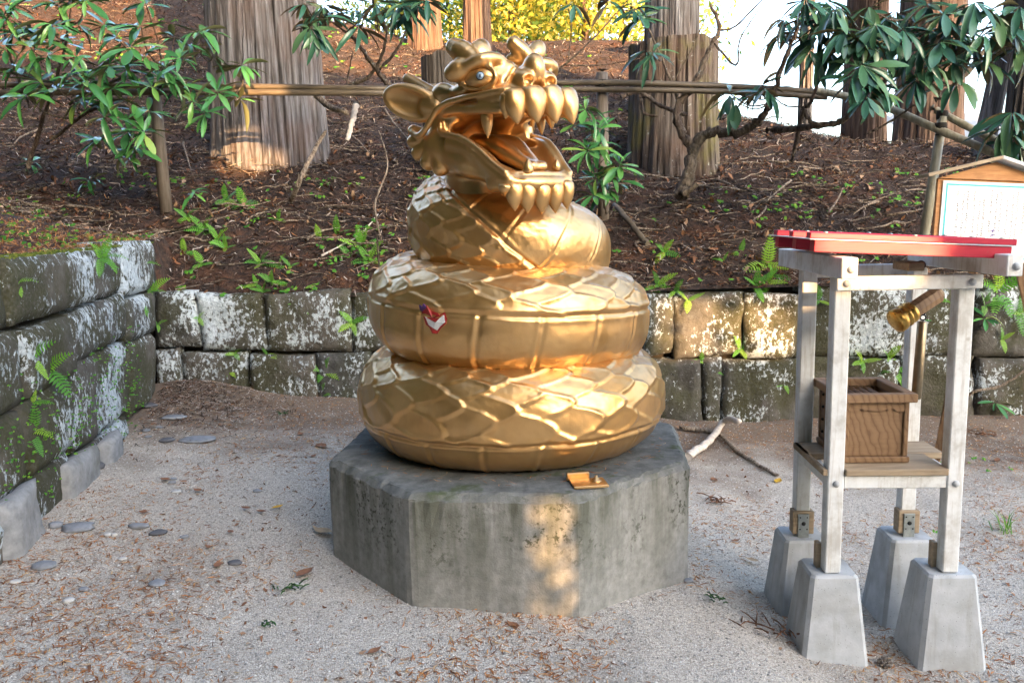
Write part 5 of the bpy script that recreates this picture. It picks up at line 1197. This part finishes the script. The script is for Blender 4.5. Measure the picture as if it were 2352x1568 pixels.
rows_ = [(405, 1130, .06, 'whitestone'), (398, 1100, .05, 'bluestone'), (590, 1128, .06, 'bluestone'), (282, 1285, .05, 'whitestone'), (158, 1382, .05, 'whitestone'), (34, 1334, .05, 'whitestone'), (395, 1108, .05, 'bluestone'), (193, 1355, .045, 'bluestone'), (247, 1227, .04, 'whitestone'), (262, 1227, .04, 'whitestone'), (424, 1233, .045, 'bluestone'), (335, 990, .06, 'bluestone'), (340, 1005, .05, 'bluestone'), (365, 985, .06, 'bluestone'), (1580, 1335, .05, 'bluestone')]
for k, (x, y, w, m) in enumerate(rows_):
    pebble(x, y, w, .018, m, nth(rows_, k) + 'small loose pebble on the gravel' + fromleft(rows_, k), 'small loose pebbles on the gravel')
pebble(1297, 1098, .03, .016, 'darkstone', 'single small pebble lying on the pedestal rim') if False else None
def stick(label, pts, r0, r1, mat, name='fallen_branch'):
    P = [np.array(p) for p in pts]; P = spline(P, 8); m = len(P); rad = np.linspace(r0, r1, m) * (1 + .12 * np.sin(np.arange(m) * 2.3))
    P = P + np.array([[rnd.uniform(-1, 1) * r0 * .2 for _ in range(3)] for _ in range(m)])
    return tag(MB().tube(P, list(rad), 8).build(name, G[mat]), label, 'branch')
def gp_(x, y, l=.0): p = np.array(hit(x, y)); p[2] += l; return p
stick('bleached white stick lying behind the right side of the pedestal', [gp_(1580, 1058, .03), gp_(1625, 1030, .05), gp_(1665, 995, .10), gp_(1672, 985, .16), ][:3] + [at(1698, 966, 5.5)], .030, .020, 'palewood')
stick('long crooked brown branch under the bleached stick on the gravel', [gp_(1560, 990, .03), gp_(1645, 1003, .03), gp_(1690, 1040, .02), gp_(1735, 1070, .02), gp_(1785, 1098, .02)], .018, .010, 'deadwood')
stick('pale leaning dead branch at the foot of the big trunk', [hit(668, 472) + np.array([0, 0, .03]), at(690, 410, 7.6), at(720, 350, 7.75), at(748, 300, 7.9)], .028, .014, 'deadwood')
stick('broken grey bough propped on the slope right of the big trunk', [at(727, 218, 7.9), at(757, 245, 7.8), at(800, 260, 7.7)], .032, .022, 'deadwood')
stick('pale snapped limb hanging down on the slope left of the dragon', [at(818, 240, 8.0), at(808, 280, 7.8), at(798, 322, 7.7)], .03, .02, 'palewood')
stick('old bamboo pole leaning on the slope right of the dragon', [hit(1488, 570) + np.array([0, 0, .03]), hit(1450, 528) + np.array([0, 0, .05]), hit(1410, 482) + np.array([0, 0, .05])], .026, .024, 'bamboo', 'bamboo_pole')
stick('thin pale root twig hanging on the wall right of the stand', [hit(2200, 930) + np.array([0, -.04, 0]), at(2235, 900, 6.4), at(2300, 885, 6.35), at(2360, 845, 6.3)], .012, .008, 'deadwood')
stick('slim upright twig standing on the slope below the dragon ear', [hit(878, 560) + np.array([0, -.02, 0]), at(862, 470, 7.2), at(890, 380, 7.3), at(870, 300, 7.4)], .010, .005, 'deadwood')
stick('curved root twig crossing the slope at left of the dragon coils', [hit(735, 595) + np.array([0, -.02, .02]), hit(780, 575) + np.array([0, -.02, .03]), hit(830, 545) + np.array([0, -.02, .03]), hit(870, 500) + np.array([0, -.02, .03])], .010, .006, 'palewood')
rows_ = [((1330, 520), (1300, 560)), ((1725, 520), (1760, 480)), ((1900, 500), (1935, 440)), ((2020, 470), (1960, 500)), ((1640, 420), (1700, 445)), ((1780, 380), (1880, 390)), ((560, 520), (640, 490)), ((150, 480), (260, 500)), ((40, 470), (140, 500)), ((100, 300), (20, 350)), ((700, 560), (790, 530)), ((1820, 420), (1760, 470)), ((1240, 330), (1290, 380)), ((880, 250), (940, 330)), ((780, 300), (850, 360)), ((420, 330), (440, 400))]
for k, (a, b) in enumerate(rows_):
    p, q = np.array(hit(*a)), np.array(hit(*b)); m_ = (p + q) / 2 + np.array([rnd.uniform(-.04, .04), -.02, .05]); o = stick(nth(rows_, k) + 'dead stick on the litter of the slope' + fromleft(rows_, k), [p + np.array([0, 0, .03]), m_, q + np.array([0, 0, .03])], rnd.uniform(.008, .015), .005, 'deadwood', 'fallen_stick'); o['group'] = 'dead sticks lying on the slope'
def dry_leaf(px, py, s, mat, label, group=None, on=None):
    P = np.array(hit(px, py)) if on is None else np.array(on); r = random.Random(px); a = r.uniform(0, 6.28); V, F = [], []
    R = rotz(a); out = [(-1, 0), (-.6, .35), (-.1, .55), (.4, .42), (.75, .2), (1.15, 0), (.75, -.22), (.35, -.45), (-.15, -.5), (-.6, -.3)]
    for x, y in out: V.append(P + R @ np.array([x * s / 2, y * s / 2, .008 + s * .16 * abs(y) + s * .10 * x * x * r.uniform(.5, 1.5)]))
    V.append(P + np.array([0, 0, .006])); n = len(out); F = [(k, (k + 1) % n, n) for k in range(n)]
    o = link('fallen_leaf', mesh_np('fallen_leaf', np.array(V), F, True), G[mat]); tag(o, label, 'leaf', group); return o
G['yellowleaf'] = m_plain('yellow_leaf', (.62, .36, .03), .6, 40, .3); G['brownleaf'] = m_plain('brown_leaf', (.26, .12, .06), .7, 40, .5); G['paleleaf'] = m_plain('pale_leaf', (.50, .36, .22), .7, 40, .4); G['greensprig'] = m_plain('green_sprig', (.035, .11, .02), .6, 60, .4)
dry_leaf(638, 1168, .07, 'yellowleaf', 'bright yellow leaf on the gravel left of the pedestal'); dry_leaf(1787, 1108, .09, 'yellowleaf', 'yellow leaf at the end of the crooked branch'); dry_leaf(1728, 1290, .07, 'paleleaf', 'pale curled leaf behind the left feet of the stand')
dry_leaf(742, 1225, .12, 'paleleaf', 'pale crumpled leaf against the left side of the pedestal'); dry_leaf(1975, 1120, .09, 'paleleaf', 'pale leaf on the gravel seen under the stand shelf'); dry_leaf(738, 1028, .13, 'brownleaf', 'dark brown curled leaf behind the left corner of the pedestal')
rows_ = [(500, 1302, .07), (700, 1320, .10), (380, 1105, .08), (480, 1260, .05), (565, 1170, .06), (600, 1178, .06), (660, 990, .06), (690, 1000, .08), (530, 1225, .05), (455, 1130, .07), (1640, 1105, .08), (1900, 1120, .07), (2290, 1060, .08), (2160, 1100, .07), (860, 1500, .06), (1180, 1440, .06), (330, 1180, .06), (1690, 1245, .05), (640, 1050, .05), (720, 1050, .06)]
for k, (x, y, s) in enumerate(rows_):
    dry_leaf(x, y, s, 'brownleaf', nth(rows_, k) + 'curled brown leaf on the gravel' + fromleft(rows_, k), 'curled brown leaves on the gravel')
def sprig(px, py, s, mat, label):
    P = np.array(hit(px, py)); P[2] = gz(P[0], P[1]) + .006; r = random.Random(px); mb = MB()
    for k in range(int(9 + s * 40)):
        a = r.uniform(0, 6.28); b = P + np.array([r.uniform(-s, s) * .5, r.uniform(-s, s) * .3, r.uniform(0, .02)]); d = np.array([math.cos(a), math.sin(a), r.uniform(-.05, .35)]); l = s * r.uniform(.25, .5)
        mb.tube([b, b + d * l * .5 + np.array([0, 0, .005]), b + d * l], [.004, .0035, .0015], 4, False)
    return tag(mb.build('cedar_sprig', G[mat]), label, 'sprig')
sprig(660, 1357, .11, 'greensprig', 'green cedar sprig on the gravel left of the pedestal'); sprig(650, 955, .07, 'greensprig', 'small green sprig near the back wall at left'); sprig(615, 1437, .05, 'greensprig', 'tiny green sprig in the foreground gravel'); sprig(1640, 1383, .07, 'greensprig', 'dark green sprig on the gravel right of the pedestal')
sprig(1650, 1155, .18, 'brownleaf', 'dry brown cedar spray right of the pedestal'); sprig(1755, 1452, .22, 'brownleaf', 'dry brown cedar spray behind the near left foot of the stand'); sprig(2255, 1000, .2, 'brownleaf', 'dry brown cedar spray at the wall right of the stand')
# pine cone between the near feet
pc = np.array(hit(2032, 1532)); mb = MB()
for k in range(30):
    a = k * 2.4; h = .004 + .036 * k / 30; rr_ = .022 * math.sin(math.pi * (.15 + .8 * k / 30)); c = pc + np.array([rr_ * math.cos(a), rr_ * math.sin(a), h]); mb.box(c, (.013, .008, .005), rotz(a), bev=.001)
tag(mb.build('pine_cone', G['post']), 'small dark cone on the gravel between the near stand feet', 'cone')
# ------------------------------------------------------------ trees
def trunk(name, label, cx, cy, R, z1, mat, seed=0, flare=.25, lean=(0, 0), taper=.012, depth=.05, crown=None, flat=False, group=None, fine=1.0, strips_=9):
    zb = float(Hhill(np.array(cx), np.array(cy + R * .2))) if cy > YW or cx < -2.2 else float(Hground(np.array(cx), np.array(cy)))
    t = thing(name, label, 'stump' if flat else 'tree', (cx, cy, zb), group)
    na = int(150 * fine); zs = np.concatenate([np.linspace(zb - .8, min(z1, zb + 3.2), int(110 * fine)), np.linspace(zb + 3.3, z1, 26)]) if z1 > zb + 3.4 else np.linspace(zb - .8, z1, int(90 * fine))
    A, Z = np.meshgrid(np.linspace(0, 2 * math.pi, na, endpoint=False), zs); h = Z - zb
    sx, sy = np.cos(A), np.sin(A)
    prof = R * (1 - taper * np.maximum(h, 0)) + flare * R * np.exp(-np.maximum(h, -.3) / .45) * (1 + .55 * np.sin(A * 5 + seed) + .3 * np.sin(A * 9 + seed * 2))
    w = vnoise(Z * .5 + seed, A * 0, seed) * .5
    def per(f, zf, sd): return vnoise(sx * f + 50 + w * 2, sy * f + 50 + Z * zf, sd)
    k = strips_
    cell = np.abs(per(k * .55, .35, seed + 3)) ; fur = -np.exp(-(cell / .045) ** 2)
    prof = prof + depth * (.75 * fur + .9 * per(k * .5, .25, seed + 7) + .55 * per(k * 1.4, .5, seed + 9) + .35 * per(k * 3.5, 1.6, seed + 11))
    if flat: zt = z1 + .10 * per(2.2, 0, seed + 5) * (h > (z1 - zb) * .8); Z = np.where(Z > z1 - .02, zt, Z)
    X = cx + lean[0] * h + prof * sx; Y = cy + lean[1] * h + prof * sy
    n = len(zs); V = np.stack([X, Y, Z], -1).reshape(-1, 3); i = np.arange(n * na).reshape(n, na); ir = np.roll(i, -1, 1)
    F = np.stack([i[:-1], ir[:-1], ir[1:], i[1:]], -1).reshape(-1, 4)
    V = np.vstack([V, [[cx + lean[0] * (z1 - zb), cy + lean[1] * (z1 - zb), z1 - (.08 if flat else 0)]]]); c = n * na
    F = np.vstack([F, np.stack([i[-1], ir[-1], np.full(na, c), np.full(na, c)], -1)])
    Fl = [tuple(f) for f in F[:-na]] + [(f[0], f[1], f[2]) for f in F[-na:]]
    link('trunk', mesh_np('trunk', V, Fl, False), G[mat], t)
    if crown:
        z0, z2, r, nq, q, m = crown; u = rng.random(nq); zz = z0 + (z2 - z0) * u; rad = r * (1 - .75 * u) * np.sqrt(rng.random(nq)); az = rng.uniform(0, 6.28, nq)
        c = np.stack([cx + lean[0] * (zz - zb) + rad * np.cos(az), cy + rad * np.sin(az), zz - .25 * rad], -1); cards(c, q, 'crown', m, t)
    return t
def cards(c, q, name, mat, parent):
    n = len(c); a = rng.normal(size=(n, 3)); a /= np.linalg.norm(a, axis=1)[:, None]; b = np.cross(a, rng.normal(size=(n, 3))); b /= np.linalg.norm(b, axis=1)[:, None]
    s = rng.uniform(.5, 1.2, (n, 1)) * q
    V = np.stack([c - a * s, c - b * s * .45, c + a * s, c + b * s * .45], 1).reshape(-1, 3); F = np.arange(n * 4).reshape(-1, 4)
    return link(name, mesh_np(name, V, F), G[mat], parent)
CR = (11.5, 21, 3.4, 900, .75, 'darkleaf')
a, b = at(483, 200, 9.3), at(750, 200, 9.3)
trunk('cedar_tree', 'huge grey cedar trunk with shaggy bark behind the fence at left', (a[0] + b[0]) / 2, 9.3, (b[0] - a[0]) / 2 * .95, 15, 'cedar', 3, .05, (-.012, 0), .02, .055, CR, fine=1.5, strips_=10)
a, b = at(1446, 220, 9.0), at(1648, 220, 9.0)
trunk('mossy_stump', 'wide mossy cedar stump with flat sawn top right of the dragon', (a[0] + b[0]) / 2, 9.0, (b[0] - a[0]) / 2 * .95, at(1550, 103, 9.0)[2], 'stump', 11, .08, (0, 0), .0, .05, None, True, fine=1.2, strips_=8)
a, b = at(1482, 50, 10.6), at(1606, 50, 10.6)
trunk('cedar_tree', 'pale grey cedar trunk rising directly behind the mossy stump', (a[0] + b[0]) / 2, 10.6, (b[0] - a[0]) / 2, 15, 'cedar', 19, .1, (0, 0), .02, .035, CR)
a = at(1000, 160, 8.7)
trunk('sawn_post_stump', 'dark weathered sawn stump behind the dragon head', a[0] + .05, 8.8, .20, at(1000, 124, 8.7)[2], 'darkpost', 5, .05, (0, 0), 0, .02, None, True, strips_=5)
for x0, x1, Y, lab, mt in [(940, 1012, 15.5, 'reddish cedar trunk on the hill crest left of the dragon crest', 'farbark'), (1065, 1126, 15.0, 'slender cedar trunk on the crest beside the yellow leaves', 'farbark'), (2072, 2215, 10.8, 'reddish cedar trunk behind the drooping leaves at the right', 'farbark'), (1945, 2040, 12.0, 'thinner cedar trunk left of the reddish cedar at the right', 'farbark'), (1840, 1870, 14, 'thin pale trunk in the glare behind the right shrub', 'cedar')]:
    a, b = at(x0, 60, Y), at(x1, 60, Y); trunk('cedar_tree', lab, (a[0] + b[0]) / 2, Y, (b[0] - a[0]) / 2, 15, mt, int(x0), .12, (0, 0), .02, .03, CR if x0 != 1840 else None, fine=.8)
a = at(2262, 240, 9.0); trunk('grey_sapling', 'slim smooth grey trunk near the right edge', a[0], 9.0, .10, 6, 'cedar', 31, .1, (.16, 0), .02, .008, None, fine=.5)
a = at(2352, 230, 8.6); trunk('dark_trunk', 'black trunk cut by the right edge of the view', a[0] + .06, 8.6, .20, 6, 'darkpost', 37, .1, (.03, 0), .02, .04, CR, fine=.7)
# sunlit autumn trees beyond the crest
def bushy(label, x, y, z0, h, r, nq, q, mat, group=None, cat='tree'):
    t = thing('autumn_tree', label, cat, (x, y, z0), group)
    pts = [np.array([x, y, z0 - .5]), np.array([x + .1, y, z0 + h * .4]), np.array([x - .1, y, z0 + h * .8])]; MB().tube(spline(pts, 5), list(np.linspace(.14, .04, 11)), 8).build('trunk', G['farbark'], t)
    cl = rng.normal(size=(14, 3)) * np.array([r * .55, r * .55, h * .24]) + np.array([x, y, z0 + h * .55]); k = rng.integers(0, 14, nq)
    cards(cl[k] + rng.normal(size=(nq, 3)) * r * .26, q, 'crown', mat, t)
for k, (px, Y, lab, m) in enumerate([(1030, 24, 'orange-yellow tree glowing between the crest trunks', 'yellow'), (1165, 21, 'yellow-green maple beyond the crest above the dragon head', 'yellow'), (1250, 23, 'bright yellow tree beyond the crest right of the maple', 'yellow'), (1335, 21, 'yellow tree beyond the crest behind the bare twigs', 'yellow'), (1420, 22.5, 'pale yellow tree beyond the crest left of the grey trunk', 'yellow'), (860, 25, 'distant yellow tree glimpsed above the crest at left', 'yellow'), (1215, 27, 'dark green tree among the yellow ones beyond the crest', 'herb')]):
    p = at(px, 60, Y); bushy(lab, p[0], Y, float(Hhill(np.array(p[0]), np.array(Y))) - .3, 5.2, 2.0, 5200, .095, m)
# low plants on the crest
P = hill_pts(420, 11, 17.5, clump=.1, seed=91); tufts('crest_herbs', P, .028, G['herb'], 'low green plants along the far crest of the slope', 'herbs')
# far shed with a corrugated roof at the right
sx_, sy_ = at(2260, 300, 13)[0], 13.0; zr = at(2260, 255, 13)[2]
sh = thing('roofed_shed', 'far shed with pale corrugated roof glimpsed at the right edge', 'shed', (sx_, sy_, zr - 2.4))
MB().box((sx_ + .3, sy_ + 1.2, zr - 1.5), (2.2, 2.2, 2.0)).build('wall', G['darkwall'], sh)
V, F = [], []
for k in range(41):
    x = sx_ - 1.0 + 2.7 * k / 40; dz = .03 * (1 if k % 2 else -1)
    V += [(x, sy_ - .2, zr - .45 + dz), (x, sy_ + 1.3, zr + .10 + dz)]
F = [(2 * k, 2 * k + 2, 2 * k + 3, 2 * k + 1) for k in range(40)]; me = mesh_np('corrugated_roof', np.array(V), F); link('corrugated_roof', me, G['roofmetal'], sh)
# cedars of the grove around the forecourt, outside the view, added to block skylight from the left
for k, (x, y) in enumerate([(-7.5, 2.5), (-9.8, 6.5), (-5.6, -1.5), (-8.5, -5), (-4.5, -7.5), (-11, 3), (-12, 9.5), (-4.0, -3.6), (-1.6, -7.5), (.4, -13), (-6.0, -6.5), (-3.2, -10), (-8.5, -10)]):
    trunk('cedar_tree', 'unseen grove cedar added to block skylight from left and behind', x, y, .4, 19, 'farbark', 60 + k, .2, (0, 0), .02, .04, (.3 if x < -6.2 or y > 0 else 2.2, 20, 2.9, 4200, .95, 'darkleaf'), fine=.35, group='unseen grove cedars added to block skylight')
# ------------------------------------------------------------ unseen hall added behind the viewer, gaps cut along sun rays for the patches
HY = -16.0
def sunward(p):
    k = (HY - p[1]) / sun_to[1]; return p[0] + k * sun_to[0], p[2] + k * sun_to[2]
gaps = []
def gap(pts, gx=.0, gz_=.0):
    q = np.array([sunward(np.array(p)) for p in pts]); gaps.append((q[:, 0].min() - gx, q[:, 0].max() + gx, q[:, 1].min() - gz_, q[:, 1].max() + gz_))
gap([at(1236, 1405, 3.04), at(1326, 1405, 3.04), at(1236, 1140, 3.04), at(1326, 1140, 3.04)])                    # strip on the pedestal
gap([at(1535, 800, 6.5), at(1830, 800, 6.5), at(1535, 700, 6.5), at(1830, 690, 6.5)], .05, .05)                             # patch on the right wall
gap([at(515, 395, 8.7), at(590, 395, 8.7), at(515, 310, 8.7), at(590, 310, 8.7)], .07, .07); gap([at(610, 380, 8.7), at(670, 380, 8.7), at(610, 345, 8.7), at(670, 345, 8.7)], .0, .02)   # patches on the big trunk
gap([at(1875, 592, 2.85), at(2085, 600, 2.85), at(1880, 540, 3.0), at(2085, 545, 3.0)], .02, .06)                            # left half of the red roof
blocker = thing('sun_blocker', 'unseen dark timber hall standing behind the viewer', 'light blocker', (0, HY - 1, 0))
xs = sorted({-16.0, 22.0} | {g[0] for g in gaps} | {g[1] for g in gaps}); zs = sorted({-.3, 10.0} | {g[2] for g in gaps} | {g[3] for g in gaps})
for xa, xb in zip(xs[:-1], xs[1:]):
    run = None
    for za, zb_ in list(zip(zs[:-1], zs[1:])) + [(None, None)]:
        free = za is not None and not any(g[0] - 1e-6 <= (xa + xb) / 2 <= g[1] and g[2] <= (za + zb_) / 2 <= g[3] for g in gaps)
        if free: run = (run[0], zb_) if run else (za, zb_)
        elif run:
            MB().box(((xa + xb) / 2, HY - .06, (run[0] + run[1]) / 2), (xb - xa, .12, run[1] - run[0])).build('blocker_panel', G['darkwall'], blocker); run = None
        if za is not None and not free: run = None
MB().box((3, HY - 1.0, 10.15), (38.1, 3.2, .25)).build('roof', G['darkwall'], blocker)  # top slab of the unseen sun blocker

# unseen maple added by the hall: leaf cards set in the beams to dapple them
mp = thing('dapple_tree', 'unseen maple added behind the viewer to dapple the low sun, in front of the hall', 'tree', (8.6, -9.0, -.1))
MB().tube([np.array([8.6, -9, -.3]), np.array([8.5, -9, 3.0]), np.array([8.2, -9, 6.5])], [.10, .08, .03], 8).build('trunk', G['farbark'], mp)
pts = []
for g in gaps:
    k = (-9.0 - HY) / sun_to[1]
    nq = int((16 + 75 * (g[1] - g[0]) * (g[3] - g[2]) / .25 * .62) * (2.1, .6, .0, .2, .5)[gaps.index(g)])
    for _ in range(nq):
        x, z = rng.uniform(g[0] - .1, g[1] + .1), rng.uniform(g[2] - .1, g[3] + .1); pts.append((x + k * sun_to[0] , -9 + rng.uniform(-.3, .3), z + k * sun_to[2]))
cards(np.array(pts), .085, 'crown', 'yellow', mp)
